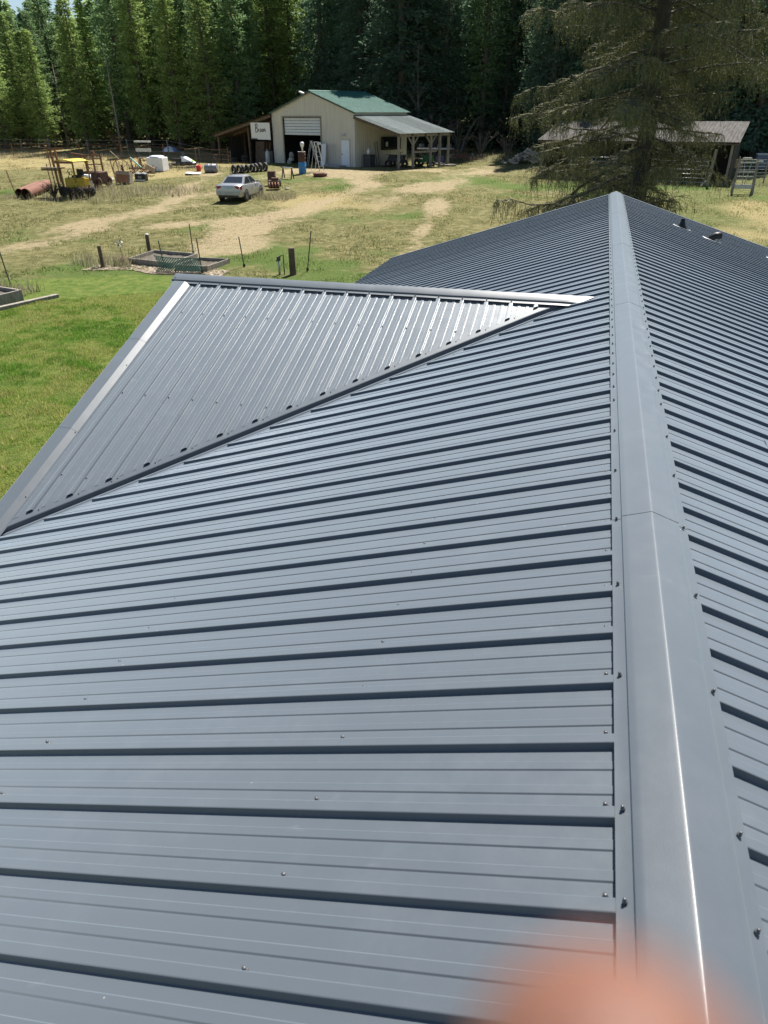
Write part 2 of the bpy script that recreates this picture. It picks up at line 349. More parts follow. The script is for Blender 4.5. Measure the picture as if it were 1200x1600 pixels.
def ground_material():
    M = bpy.data.materials.new('pasture_ground'); M.use_nodes = True
    N = M.node_tree.nodes; L = M.node_tree.links; b = N['Principled BSDF']
    tc = N.new('ShaderNodeTexCoord')
    def noise(s, d=5, r=.65):
        n = N.new('ShaderNodeTexNoise'); n.inputs['Scale'].default_value = s; n.inputs['Detail'].default_value = d; n.inputs['Roughness'].default_value = r; L.new(tc.outputs['Object'], n.inputs['Vector']); return n.outputs['Fac']
    def att(nm):
        a = N.new('ShaderNodeAttribute'); a.attribute_name = nm; return a.outputs['Fac']
    def ramp(v, lo, hi):
        r = N.new('ShaderNodeMapRange'); r.interpolation_type = 'SMOOTHSTEP'; r.inputs['From Min'].default_value = lo; r.inputs['From Max'].default_value = hi; L.new(v, r.inputs['Value']); return r.outputs[0]
    def mix(f, a, c):
        x = N.new('ShaderNodeMix'); x.data_type = 'RGBA'; L.new(f, x.inputs[0])
        for k, v in ((6, a), (7, c)):
            if isinstance(v, tuple): x.inputs[k].default_value = (*v, 1)
            else: L.new(v, x.inputs[k])
        return x.outputs[2]
    def madd(a, k, c_=None):
        x = N.new('ShaderNodeMath'); x.operation = 'MULTIPLY_ADD'; L.new(a, x.inputs[0]); x.inputs[1].default_value = k
        if c_ is None: x.inputs[2].default_value = 0
        elif isinstance(c_, float): x.inputs[2].default_value = c_
        else: L.new(c_, x.inputs[2])
        return x.outputs[0]
    nA, nB, nC = noise(.55), noise(2.6, 6), noise(13, 8, .8)
    field = mix(ramp(nB, .38, .62), (0.108, 0.106, 0.042), (0.190, 0.174, 0.076))
    field = mix(ramp(madd(nC, .9, madd(att('lush'), .55)), .62, .98), field, (0.085, 0.125, 0.030))
    field = mix(ramp(madd(nC, .7, madd(att('dry'), .5)), .62, .98), field, (0.34, 0.275, 0.135))
    field = mix(ramp(madd(nC, -.8, madd(nA, .7)), .13, .30), field, (0.10, 0.075, 0.045))
    soil = mix(ramp(nC, .35, .65), (0.22, 0.175, 0.10), (0.40, 0.325, 0.205))
    f2 = mix(ramp(madd(nC, .9, madd(nB, 2.2, att('track'))), 1.55, 2.75), field, soil)
    lawn = mix(ramp(nB, .35, .65), (0.075, 0.125, 0.022), (0.15, 0.185, 0.045))
    lawn = mix(ramp(nC, .55, .75), lawn, (0.20, 0.18, 0.07))
    col = mix(ramp(madd(nC, .3, att('lawn')), .5, .8), f2, lawn)
    L.new(col, b.inputs['Base Color']); b.inputs['Roughness'].default_value = .95; b.inputs['Specular IOR Level'].default_value = .1
    bp = N.new('ShaderNodeBump'); bp.inputs['Distance'].default_value = .12; bp.inputs['Strength'].default_value = .8; L.new(nC, bp.inputs['Height']); L.new(bp.outputs[0], b.inputs['Normal'])
    return M
me.materials.append(ground_material())
tag(put('ground', me), kind='structure')

def blades(name, X, Y, H, W, C, label, cat, lean=.45):
    n = len(X); r = np.random.default_rng(len(name)*31+n)
    a = r.random(n)*2*PI; b = r.random(n)*2*PI; ln = r.random(n)*lean*H
    Z = gzr(X, Y)-.01
    dx, dy = np.cos(a)*W/2, np.sin(a)*W/2
    P = np.zeros((n, 3, 3)); P[:, 0] = np.stack([X-dx, Y-dy, Z], 1); P[:, 1] = np.stack([X+dx, Y+dy, Z], 1); P[:, 2] = np.stack([X+np.cos(b)*ln, Y+np.sin(b)*ln, Z+H], 1)
    o = put(name, np_mesh(name, P.reshape(-1, 3), 3, GRASS, np.repeat(C, 3, 0)))
    return tag(o, label, cat, kind='stuff')
def make_grass():
    r = np.random.default_rng(11)
    # lawn beside the house
    n = 520000
    d = 7.0+19.5*r.random(n)**0.75; ang = np.radians(-56+42*r.random(n)); X = -.4+d*np.sin(ang); Y = d*np.cos(ang)
    l, t, dr, lu = masks(X, Y); keep = (r.random(n) < l) & (X < -4.7); X, Y = X[keep], Y[keep]; n = len(X)
    k = np.clip((.55*fbm(X, Y, 1.9, 4, 4)+.45*fbm(X, Y, .45, 5, 3)-.40)*5.5, 0, 1)[:, None]; v = (.7+.6*r.random(n))[:, None]; clump = fbm(X+5, Y, .28, 2, 3)
    patch = np.clip((fbm(X+9, Y, .5, 1, 3)-.42)*4, 0, 1)[:, None]
    C = ((1-k)*np.array([.105, .235, .026])+k*np.array([.285, .345, .075]))*v
    C = C*(1-.35*patch*(r.random(n)[:, None] < .5))
    straw = (r.random(n) < .08+.30*k[:, 0]*k[:, 0]); C[straw] = np.array([.46, .40, .19])*v[straw]
    blades('lawn_grass', X, Y, .018+(.03+.05*r.random(n))*np.clip(clump*2.4-.45, .25, 1.5), .008+.010*r.random(n), C, 'short mown green lawn beside the dark metal roof', 'grass')
    # rough pasture
    n = 430000
    X = -68+90*r.random(n); Y = 21+56*r.random(n)**1.35
    vis = (X/(Y+.01) > -.98) & (X/(Y+.01) < .30); X, Y = X[vis], Y[vis]
    l, t, dr, lu = masks(X, Y); cl = fbm(X, Y, 1.3, 7, 3); n = len(X)
    keep = (r.random(n) < np.clip((cl-.36)*4, .05, 1)*(1-t*.72)*(1-l)) ; X, Y, dr, lu, cl, t = X[keep], Y[keep], dr[keep], lu[keep], cl[keep], t[keep]; n = len(X)
    v = (.7+.6*r.random(n))[:, None]; u = r.random(n)
    C = np.tile(np.array([.155, .158, .058]), (n, 1)); gsel = u < .22+.58*lu; C[gsel] = np.array([.105, .175, .035]); ysel = (u > 1-.16-.60*dr); C[ysel] = np.array([.40, .325, .165])
    H = (.03+.085*r.random(n))*(.5+.9*np.clip((cl-.4)*3, 0, 1))*(1-.5*t); W = .02+.025*r.random(n)
    blades('pasture_grass', X, Y, H, W, C*v, 'patchy dry and green pasture grass in the yard', 'grass', .9)
    # tall pale weeds among the scrap line and along the far fence
    px_, py_, pc = [], [], []
    for (cx, cy, sx, sy, q) in [(-34, 42.5, 5, 1.6, 900), (-30.5, 46.5, 4, 2.2, 1600), (-55, 68, 9, 2.5, 2600), (-20.5, 45.2, 1.6, .9, 700), (-19.6, 26.2, 1.4, .8, 500), (-36, 60, 8, 2, 1200), (-12, 72, 6, 1.6, 1200), (8, 56, 7, 1.2, 800), (-19.9, 21.0, 1.0, .5, 300)]:
        px_.append(cx+sx*(r.random(q)*2-1)); py_.append(cy+sy*(r.random(q)*2-1))
    X = np.concatenate(px_); Y = np.concatenate(py_); n = len(X); v = (.7+.6*r.random(n))[:, None]
    C = np.where((r.random(n) < .25)[:, None], np.array([.15, .16, .06]), np.array([.36, .32, .22]))*v
    blades('tall_weeds', X, Y, .2+.35*r.random(n), .018+.02*r.random(n), C, 'tall pale dead weeds around the scrap and fence lines', 'weeds', .5)
make_grass()

# ------------------------------------------------------------------ house under the metal roof
ZR = 4.10; T = 0.3118; TD = 0.370; AD = -2.636+ZR; YR = 6.80       # main pitch, cross-gable plane z = AD + TD*y, its ridge y
MOD = 0.2286; RIB0 = 0.943                                          # nine-inch rib spacing, phase of the ribs along the ridge
Y_NEAR, Y_FAR, X_EAVE = RIB0-14*MOD, 16.0, 4.62
PAN = -0.010
def zm(x): return ZR-T*abs(x)
def ys(y): return y if y <= YR else 2*YR-y                           # cross gable is symmetric about its ridge
def x_valley(y): return (AD+TD*ys(y)-ZR)/T                           # plan x where the gable plane meets the left slope
def y_valley(x): return (ZR+T*x-AD)/TD
def rib_profile(n, first=True):
    """cross profile (offset, height) from rib top 0 to rib top n, minor ribs between, end lapped over next"""
    P = []
    for i in range(n+1):
        c = i*MOD; lap = 0.0016 if i == n else 0.0
        rib = [(-.0262, 0), (-.0245, 0), (-.0218, .0012), (-.0172, .0172), (-.0158, .0192), (-.0138, .0200), (-.0122, .0200), (.0122, .0200), (.0138, .0200), (.0158, .0192), (.0172, .0172), (.0218, .0012), (.0245, 0), (.0262, 0)]
        if i == 0: rib = [(-.004, .0196)]+rib[7:]
        if i == n: rib = rib[:7]+[(.010, .0200)]
        P += [(c+a, h+(lap if h > .01 else 0)) for a, h in rib]
        if i < n:
            for k in (1, 2):
                q = c+k*MOD/3; Q_ = [(.0170, 0), (.0158, 0), (.0150, .0005), (.0130, .0034), (.0121, .0039), (.0110, .0039)]
                P += [(q-a_, b_) for a_, b_ in Q_]+[(q+a_, b_) for a_, b_ in Q_[::-1]]
    return P
house = thing('house', 'house with new charcoal ribbed metal roof and cross gable', 'house', (0, 0, 0))
# walls
w = MB(); wx, wy0, wy1 = 4.25, Y_NEAR+.4, Y_FAR-.35
zt = zm(wx)-.16
for sx in (-1, 1): w.box(sx*wx, (wy0+wy1)/2, zt/2, .14, wy1-wy0, zt)
w.build('side_wall', SIDING, house)
for yy in (wy0, wy1):
    g = MB(); g.sheet([(-wx, yy, 0), (wx, yy, 0), (wx, yy, zt), (0, yy, ZR-.16), (-wx, yy, zt)], (0, .14 if yy == wy0 else -.14, 0)); g.build('gable_wall', SIDING, house)
g = MB(); gx_ = -4.34; yb = 3.66
g.sheet([(gx_, yb, 0), (gx_, 2*YR-yb, 0), (gx_, 2*YR-yb, AD+TD*yb-.10), (gx_, YR, AD+TD*YR-.10), (gx_, yb, AD+TD*yb-.10)], (.1, 0, 0)); g.build('gable_wall', SIDING, house)
# roof deck (structure under the steel), a part whose sub-parts are the steel pieces
d = MB()
for s in (-1, 1):
    d.sheet([(0, Y_NEAR+.06, ZR-.05), (s*(X_EAVE-.03), Y_NEAR+.06, zm(X_EAVE-.03)-.05), (s*(X_EAVE-.03), Y_FAR-.06, zm(X_EAVE-.03)-.05), (0, Y_FAR-.06, ZR-.05)], (0, 0, -.05))
roof = d.build('roof', WOOD_BROWN, house)
d = MB()
for s in (-1, 1):
    yb_ = y_valley(-4.40)+.12
    f_ = (lambda y: y) if s < 0 else (lambda y: 2*YR-y)
    d.sheet([(-4.42, f_(yb_), AD+TD*yb_-.045), (-4.42, f_(YR), AD+TD*YR-.045), (x_valley(YR)-.25, f_(YR), AD+TD*YR-.045)], (0, 0, -.04))
groof = d.build('cross_gable_roof', WOOD_BROWN, house)
for s in (-1, 1):
    fb = MB(); fb.box(s*(X_EAVE-.01), (Y_NEAR+Y_FAR)/2, zm(X_EAVE)-.13, .03, Y_FAR-Y_NEAR-.02, .16); fb.build('fascia', TRIM, house)

def main_panel(side, i0, n):
    P = rib_profile(n); y0 = RIB0+i0*MOD; m = MB(); top = []; bot = []
    for a, h in P:
        y = y0+a; xe = -X_EAVE
        if side < 0 and abs(y-YR) < 3.4:
            xv = x_valley(y)
            if xv > -X_EAVE-.05:
                xe = max(xe, xv+.085)
        if xe > -.10: xe = -.10
        top.append((side*.055, y, zm(.055)+PAN+h)); bot.append((side*-xe if side > 0 else xe, y, zm(xe)+PAN+h))
    m.grid([top, bot] if side > 0 else [bot, top]); return m
def cut_panels(side):
    i = -14
    last = int((Y_FAR-RIB0)/MOD)
    while i < last:
        n = min(4, last-i)
        o = smooth_by_angle(main_panel(side, i, n).build('roof_panel', ROOF, roof), 62)
        i += n
    return last
lastrib = cut_panels(-1); cut_panels(1)
Y_END = RIB0+lastrib*MOD
# steel panels of the cross gable, ribs running down to the valley on both sides
def gable_panel(side, k0, n):
    m = MB(); top = []; bot = []; x0 = -4.427+k0*MOD
    for a, h in rib_profile(n):
        x = x0+a; yv = y_valley(x)+.150
        if yv > YR-.06: yv = YR-.06
        yt = YR-.05; f_ = (lambda y: y) if side < 0 else (lambda y: 2*YR-y)
        top.append((x, f_(yt), AD+TD*yt+h)); bot.append((x, f_(yv), AD+TD*yv+h))
    m.grid([top, bot] if side > 0 else [bot, top]); return m
for s in (-1, 1):
    for k in range(0, 17, 4): smooth_by_angle(gable_panel(s, k, 4 if k < 16 else 1).build('roof_panel', ROOF, groof), 62)
# rake trims at the gable ends
def strip(m, prof, path):
    """profile points (list of functions of a path point) swept"""
    m.grid([[f_(p) for f_ in prof] for p in path]); return m
for s in (-1, 1):
    f_ = (lambda y: y) if s < 0 else (lambda y: 2*YR-y)
    ya = y_valley(-4.45)-.02; L3 = [(ya, ya+(YR-ya)*.36, .0), (ya+(YR-ya)*.35, ya+(YR-ya)*.70, .0015), (ya+(YR-ya)*.69, YR-.128, .003)]
    for (y0, y1, up) in L3:
        rows = []
        for y in (y0, (y0+y1)/2, y1):
            z = AD+TD*y
            rows.append([(xx, f_(y), z+hh+up) for xx, hh in ((-4.485, -.13), (-4.485, .0310), (-4.480, .0340), (-4.368, .0340), (-4.362, .0330), (-4.304, .0060), (-4.290, .0030))])
        if s > 0: rows = rows[::-1]
        MB().grid(rows).build('rake_trim', TRIM, groof)
for s in (-1, 1):
    rows = []
    for xx in np.linspace(0, X_EAVE, 12):
        z = zm(xx)+PAN; y = Y_END
        rows.append([(s*xx, yy, z+hh) for yy, hh in ((y+.045, -.14), (y+.045, .030), (y-.05, .030), (y-.07, .002))])
    if s < 0: rows = rows[::-1]
    MB().grid(rows).build('rake_trim', TRIM, roof)
# valley flashing on the main slope and edge trim dropping from the gable panels
for s in (-1, 1):
    f_ = (lambda y: y) if s < 0 else (lambda y: 2*YR-y)
    vx = np.linspace(-4.60, x_valley(YR)+.0, 14); fl = []; et = []
    nn = Vector((TD, -T)).normalized()                              # in plan: away from the gable, across the valley
    for x in vx:
        y = y_valley(x); row = []
        for q in (-.02, .16, .22):
            X, Y = x+nn.x*q, y+nn.y*q; row.append((X, f_(Y), zm(X)+PAN-.0014))
        fl.append(row)
    MB().grid(fl if s > 0 else fl[::-1]).build('valley_flashing', TRIM, roof)
    halves = ((0, 7), (6, 13))
    for (a, b) in halves:
        et = []
        for x in np.linspace(vx[a], vx[b], 8):
            y = y_valley(x); row = []; up = .0012 if a else 0
            def pt(q, h, plane):
                X, Y = x-nn.x*q, y-nn.y*q
                Y = min(Y, YR)
                return (X, f_(Y), (AD+TD*Y if plane else zm(X)+PAN)+h+up)
            row = [pt(.175, -.0012, 1), pt(.066, .004, 1), pt(.060, .001, 1), pt(.052, .004, 0), pt(.010, .0026, 0)]
            et.append(row)
        MB().grid(et if s > 0 else et[::-1]).build('valley_trim', TRIM, groof)

# ridge caps in overlapping ten-foot lengths: flat flange, small step, sloping top
def cap_profile(wl, fl, crest):
    # (offset from crest, drop function handled outside): list of (offset, extra height above pan)
    L_ = [(-wl, .0215), (-wl+fl-.001, .0225), (-wl+fl, .0228), (-wl+fl+.0006, .0340), (-wl+fl+.0022, .0352)]
    C_ = [(-.0090, crest-.0006), (-.0052, crest-.0006), (-.0034, crest-.0007), (-.0017, crest-.0009), (0, crest-.0011)]       # rolled crest
    return L_+C_+[(-a, b) for a, b in C_[-2::-1]]+[(-a, b) for a, b in L_[::-1]]
def main_cap(y0, y1, up, dents=None, lap=True):
    rows = []; n = max(2, int((y1-y0)/.06)); P = []
    base = cap_profile(.140, .034, .040)
    for i in range(len(base)-1):
        a, b = base[i], base[i+1]; k = 5 if abs(b[0]-a[0]) > .05 else 1
        P += [(a[0]+(b[0]-a[0])*j/k, a[1]+(b[1]-a[1])*j/k) for j in range(k)]
    P.append(base[-1])
    for j in range(n+1):
        y = y0+(y1-y0)*j/n; row = []
        for q, h in P:
            dz = 0.0011*math.sin(y*1.7+q*9)*(1 if abs(q) < .1 else .2)
            if dents and .01 < q < .104:
                for (yc, ww, dep) in dents: dz += 1.9*dep*math.exp(-((y-yc-(q-.05)*.9)/ww)**2)*math.sin((q-.01)/.094*PI)**.7
            row.append((q, y, ZR-T*abs(q)+PAN+h+up+dz))
        rows.append(row)
    rows.reverse()
    o = MB().grid(rows).build('ridge_cap', TRIM, roof)
    return smooth_by_angle(o, 30)
DENTS = [(4.10, .05, -.006), (4.35, .035, .003), (4.52, .03, -.005), (4.66, .03, .004), (4.80, .035, -.006), (4.98, .03, .003), (5.12, .035, -.005), (5.45, .05, -.006), (5.30, .03, .003), (3.75, .05, -.004), (6.0, .06, .002)]
caps = [(-2.30, 2.62, .0000, None), (2.555, 5.62+.6, .0016, DENTS), (6.16, 9.3, .003, [(8.2, .05, -.003), (7.4, .06, .002)]), (9.24, 12.4, .0046, None), (12.34, Y_END+.05, .0062, None)]
for c_ in caps: main_cap(*c_)
def gable_cap(x0, x1, up, cut):
    rows = []
    for q, h in cap_profile(.135, .034, .038)[::-1]:
        z = AD+TD*(YR-abs(q))+h+up; xe = x1
        if cut: xe = (z-ZR-PAN-.004)/T-.02
        n = 14; rows.append([(x0+(xe-x0)*j/n, YR+q, z+.001*math.sin(j*1.3+q*20)) for j in range(n+1)])
    return smooth_by_angle(MB().grid(rows).build('ridge_cap', TRIM, groof), 30)
gable_cap(-4.53, -2.28, .0, False); gable_cap(-2.34, 0, .0016, True)
# foam closures under the ridge caps
for s in (-1, 1):
    MB().bar((s*.118, Y_NEAR, zm(.118)+PAN+.008), (s*.118, Y_END, zm(.118)+PAN+.008), .010, .019).build('foam_closure', FOAM, roof)
    y = YR+s*.112; MB().bar((-4.30, y, AD+TD*(YR-.112)+.009), (x_valley(YR)-.15, y, AD+TD*(YR-.112)+.009), .010, .018).build('foam_closure', FOAM, groof)

# hex-head screws with washers
sm = MB(); sm.lathe([(0.0001, .0155), (.0050, .0155), (.0056, .0125), (.0056, .0055), (.0085, .0045), (.0092, .0012), (.0092, 0)], 8)
SCREW_ME = sm.mesh('screw', mat('screw_paint', (0.10, 0.105, 0.115), 0.35, 0.3, var=0.1), True)
spots = []   # (x, y, z, tiltx, tilty, parent)
th, thd = math.atan(T), math.atan(TD)
for s in (-1, 1):
    for k in range(-6, 66):
        y = RIB0+k*MOD+.0285
        if y > Y_END-.05: continue
        for x in (.156, .895, 2.054, 3.213, 4.37):
            if s < 0 and abs(y-YR) < 3.35 and -x < x_valley(y)+.12: continue
            if s > 0 and x == .156: continue
            spots.append((s*x, y+rnd.uniform(-.004, .004), zm(x)+PAN, 0, s*th, roof))
        if k % 2 == 1 or k > 12 or k == 0:
            spots.append((s*.1235, y-.022+rnd.uniform(-.006, .006), zm(.1235)+PAN+.0235+.003, 0, s*th, roof))
for k in range(1, 16):
    x = -4.427+k*MOD+.03
    for y in (6.22, 5.065, 4.12):
        if y > y_valley(x)+.12: spots.append((x, y, AD+TD*y, thd, 0, groof))
    yv = y_valley(x)+.16
    if yv < YR-.2: spots.append((x+.03, yv, AD+TD*yv, thd, 0, groof))
    spots.append((x-.03, YR-.118, AD+TD*(YR-.118)+.0245, thd, 0, groof))
for y in (3.86, 4.55, 5.4, 6.1, 6.62): spots.append((-4.318, y, AD+TD*y+.008, thd, .4, groof))
spots.append((-4.50, YR-.07, AD+TD*(YR-.07)+.033, thd, 0, groof))
def frame_size(p):
    d = Vector(p[:3])-CAM_POS; z = d.dot(CF)
    if z < .1: return 0
    u, v = d.dot(CR)/z, d.dot(CU)/z
    return 1/z if abs(u) < .57 and abs(v) < .75 else 0
for par in (roof, groof):
    mine = sorted([p for p in spots if p[5] is par], key=frame_size, reverse=True); rest = MB()
    for i, p in enumerate(mine):
        R_ = Euler((p[3], p[4], 0)).to_matrix()
        if i < 290 and frame_size(p) > 0: put('screw', SCREW_ME, par, p[:3], (p[3]+rnd.uniform(-.08, .08), p[4]+rnd.uniform(-.08, .08), 0)).scale = (.66,)*3 if abs(abs(p[0])-.1235) < .01 else (rnd.uniform(.85, 1.0),)*3 if par is roof else (.72,)*3
        else: rest.tube([Vector(p[:3]), Vector(p[:3])+R_ @ Vector((0, 0, .004)), Vector(p[:3])+R_ @ Vector((0, 0, .012))], [.007, .006, .004], 6)
    if rest.v: tag(rest.build('screws', SCREW_ME.materials[0], par), kind='stuff')
# plumbing vents with boots on the right slope
def vent(x, y, kind):
    z = zm(x)+PAN; v_ = thing('roof_vent', '', '', (x, y, z)); v_.parent = house; v_.scale = (.85,)*3
    for k in ('label', 'category'):
        if k in v_: del v_[k]
    fl = MB(); fl.sheet([(-.19, -.17, .19*T+.004), (.19, -.17, -.19*T+.004), (.19, .17, -.19*T+.004), (-.19, .17, .19*T+.004)], (0, 0, .004)); fl.build('flashing_base', TRIM, v_)
    se = MB()
    for k in range(14):
        a = 2*PI*k/14; se.tube([(.17*math.cos(a), .15*math.sin(a), -.17*math.cos(a)*T+.008), (.17*math.cos(a+.5), .15*math.sin(a+.5), -.17*math.cos(a+.5)*T+.010)], [.012+.008*rnd.random(), .010], 5)
    if kind != 'plain': se.build('sealant_bead', SEAL, v_)
    if kind == 'hood':
        h_ = MB(); h_.tube([(-.02, 0, 0), (0, 0, .05), (.05, 0, .09), (.17, 0, .10)], [.08, .07, .065, .07], 12); h_.build('hood', BLACK, v_, True)
    else:
        b_ = MB(); b_.lathe([(.110, -.03), (.095, .02), (.068, .07), (.056, .10), (.048, .12)], 16); b_.build('boot', RUBBER, v_, True)
        p_ = MB(); p_.lathe([(.045, .0), (.045, .185), (.039, .185), (.039, .1)], 14); p_.build('pipe', BLACK, v_, True)
vent(1.13, 13.9, 'cone'); vent(1.62, 13.7, 'hood'); vent(2.78, 14.2, 'pipe'); vent(0.885, 3.93, 'pipe')

# ------------------------------------------------------------------ barn
def ribbed(m, p, e1, e2, n, h, nrm, w=.25):
    """ribbed steel sheet: corner p, across vector e1 (n ribs), along vector e2, rib height h along nrm"""
    p, e1, e2, nrm = Vector(p), Vector(e1), Vector(e2), Vector(nrm).normalized(); r0 = []; r1 = []
    for i in range(n):
        for t, hh in ((0, 0), (.5-w/2, 0), (.5-w/4, h), (.5+w/4, h), (.5+w/2, 0)):
            q = p+e1*((i+t)/n)+nrm*hh; r0.append(q); r1.append(q+e2)
    r0.append(p+e1); r1.append(p+e1+e2); m.grid([r0, r1]); return m
BZ = 1.50; BW, BD = 10.45, 6.6; EAVE, APEX = 4.10, 5.66
barn = thing('barn', 'beige steel barn with green roof and two lean-tos', 'barn', (BARN_O[0], BARN_O[1], BZ), math.atan2(BARN_U[1], BARN_U[0]))
def gab(a): return EAVE+(APEX-EAVE)*(1-abs(a-BW/2)/(BW/2))
def wall_ribs(m, a0, a1, z0, ztop, b=0.0, step=.25):
    n = max(1, int(round((a1-a0)/step))); st = (a1-a0)/n; lo = []; hi = []
    for i in range(n):
        for t, hh in ((0, 0), (.36, 0), (.42, .022), (.58, .022), (.64, 0)):
            a = a0+(i+t)*st; lo.append((a, b-hh, z0)); hi.append((a, b-hh, ztop(a)))
    lo.append((a1, b, z0)); hi.append((a1, b, ztop(a1))); m.grid([lo, hi]); return m
OA0, OA1, OZ = 1.48, 6.35, 3.72
m = MB(); wall_ribs(m, 0, OA0, -.2, gab); wall_ribs(m, OA1, BW, -.2, gab); wall_ribs(m, OA0, OA1, OZ, gab); m.build('front_wall', BEIGE, barn)
m = MB(); ribbed(m, (BW, 0, -.2), (0, BD, 0), (0, 0, EAVE+.2), 26, .022, (1, 0, 0)); m.build('side_wall', BEIGE, barn)
m = MB(); ribbed(m, (0, BD, -.2), (0, -BD, 0), (0, 0, EAVE+.2), 26, .022, (-1, 0, 0)); m.build('side_wall', BEIGE, barn)
m = MB(); wall_ribs(m, 0, BW, -.2, gab, BD); m.build('back_wall', BEIGE, barn)
m = MB(); m.box(BW/2, BD/2, .0, BW-.1, BD-.1, .08); m.build('floor', mat('oily_floor', (.07, .065, .06), .8), barn)
m = MB(); m.box(OA0-.05, -.045, OZ/2, .14, .04, OZ).box(OA1+.05, -.045, OZ/2, .14, .04, OZ).box((OA0+OA1)/2, -.045, OZ+.06, OA1-OA0+.24, .04, .12); m.build('opening_trim', mat('tan_trim', (.24, .215, .18), .6), barn)
for a_ in (BW-.06, .06): MB().box(a_, -.035, EAVE/2, .15, .03, EAVE).build('corner_trim', OFFWHITE, barn)
m = MB(); m.box(BW/2, BD-.10, 2.0, BW-.2, .04, 4.2).build('shade_lining', SHADE_IN, barn)  # near-black sheets added inside so the barn opening reads as deep shade
for a_ in (.10, BW-.10): MB().box(a_, BD/2, 2.0, .04, BD-.4, 4.2).build('shade_lining', SHADE_IN, barn)
MB().box(BW/2, BD/2, EAVE-.02, BW-.3, BD-.4, .05).build('shade_ceiling', SHADE_IN, barn)
rd = MB()
for k in range(6):
    z0 = 2.36+k*.225; rd.box((OA0+OA1)/2, .10, z0+.105, OA1-OA0-.04, .05, .205)
rd = rd.build('rollup_door', mat('door_white', (.66, .68, .70), .5, var=.06), barn); bevel(rd, .03, 1)
# man door, frame, handle, lamp
dr = MB().box(9.33, -.05, 1.03, .92, .05, 2.04).build('door', mat('door_pale', (.74, .78, .84), .4, var=.04), barn)
MB().lathe([(.0, -.16), (.035, -.15), (.035, -.09), (.015, -.08), (.015, -.06)], 10, (8.97, 0, 1.0), 'y').build('handle', BLACK, dr)
MB().box(8.83, -.04, 1.05, .07, .06, 2.16).box(9.83, -.04, 1.05, .07, .06, 2.16).box(9.33, -.04, 2.10, 1.07, .06, .07).build('frame', OFFWHITE, dr)
lp = MB().box(9.2, -.06, 2.52, .16, .06, .10).cyl((9.13, -.08, 2.5), (9.06, -.2, 2.40), .05, .07, 8).cyl((9.27, -.08, 2.5), (9.34, -.2, 2.40), .05, .07, 8); lp.build('flood_lamp', OFFWHITE, barn)
# roof panels
def roof_panels(name, p0, across, down, npan, material, par, ribs=4, h=.025):
    p0, across, down = Vector(p0), Vector(across), Vector(down); nrm = across.cross(down).normalized()
    if nrm.z < 0: nrm = -nrm
    for i in range(npan):
        e = across/npan; mm = MB(); ribbed(mm, p0+e*i+nrm*(.003*(i % 2)), e*1.01, down, ribs, h, nrm); mm.build(name, material if not isinstance(material, tuple) else material[(i*5//3) % 2], par)
gr = MB().sheet([(-.2, -.2, EAVE-.02), (BW/2, -.2, APEX+.05), (BW+.15, -.2, EAVE-.0), (BW+.15, -.2, EAVE-.12), (BW/2, -.2, APEX-.08), (-.2, -.2, EAVE-.14)], (0, .03, 0)).build('roof', mat('dark_green_trim', (.03, .07, .055), .5), barn)
sl = (APEX-EAVE)/(BW/2)
roof_panels('roof_panel', (BW/2, -.22, APEX+.07), (0, BD+.45, 0), (BW/2+.25, 0, -sl*(BW/2+.25)), 8, GREENROOF, gr)
roof_panels('roof_panel', (BW/2, BD+.23, APEX+.07), (0, -BD-.45, 0), (-BW/2-.2, 0, -sl*(BW/2+.2)), 8, GREENROOF, gr)
MB().grid([[(BW/2+x, y, APEX+.07+.035-abs(x)*sl) for x in (-.22, 0, .22)] for y in (-.25, BD+.27)]).build('ridge_cap', GREENROOF, gr)
MB().box(BW/2-.75, -.30, APEX-.08, .55, .25, .10, Euler((0, .28, 0)).to_matrix()).build('eave_lamp', OFFWHITE, barn)
# right lean-to
LR = 5.05; ZL0, ZL1 = EAVE-.22, 2.62
rt = MB().box(BW+LR-.25, BD/2, ZL1-.14, .10, BD+.2, .20).box(BW+LR/2, -.18, (ZL0+ZL1)/2-.12, .05, .06, .05); lr_ = rt.build('lean_to_frame', WOOD_GREY, barn)
for b in (-.18, 1.5, 3.2, 4.9, BD-.05): MB().bar((BW+.03, b, ZL0-.15), (BW+LR, b, ZL1-.13), .06, .18).build('rafter', WOOD_BROWN, lr_)
roof_panels('roof_panel', (BW+.02, -.3, ZL0), (0, BD+.5, 0), (LR+.1, 0, ZL1-ZL0), 8, (GREYROOF, GREYROOF2), lr_, 4, .02)
for a, b in ((BW+LR-.55, .35), (BW+LR-.35, 1.9), (BW+LR-.35, 4.2), (BW+LR-.35, 5.4), (BW+LR-.35, BD)):
    MB().box(a, b, 1.1, .16, .16, 3.0).build('post', WOOD_GREY, lr_)
for a, b in ((BW+LR-.35, 4.2), (BW+LR-.35, 1.9)): MB().bar((a, b, 1.75), (a, b+.6, 2.35), .09).bar((a, b, 1.75), (a, b-.6, 2.35), .09).build('brace', WOOD_GREY, lr_)
MB().box(BW+LR-.35, 3.4, 1.25, .05, 3.2, .14).build('rail', WOOD_GREY, lr_)
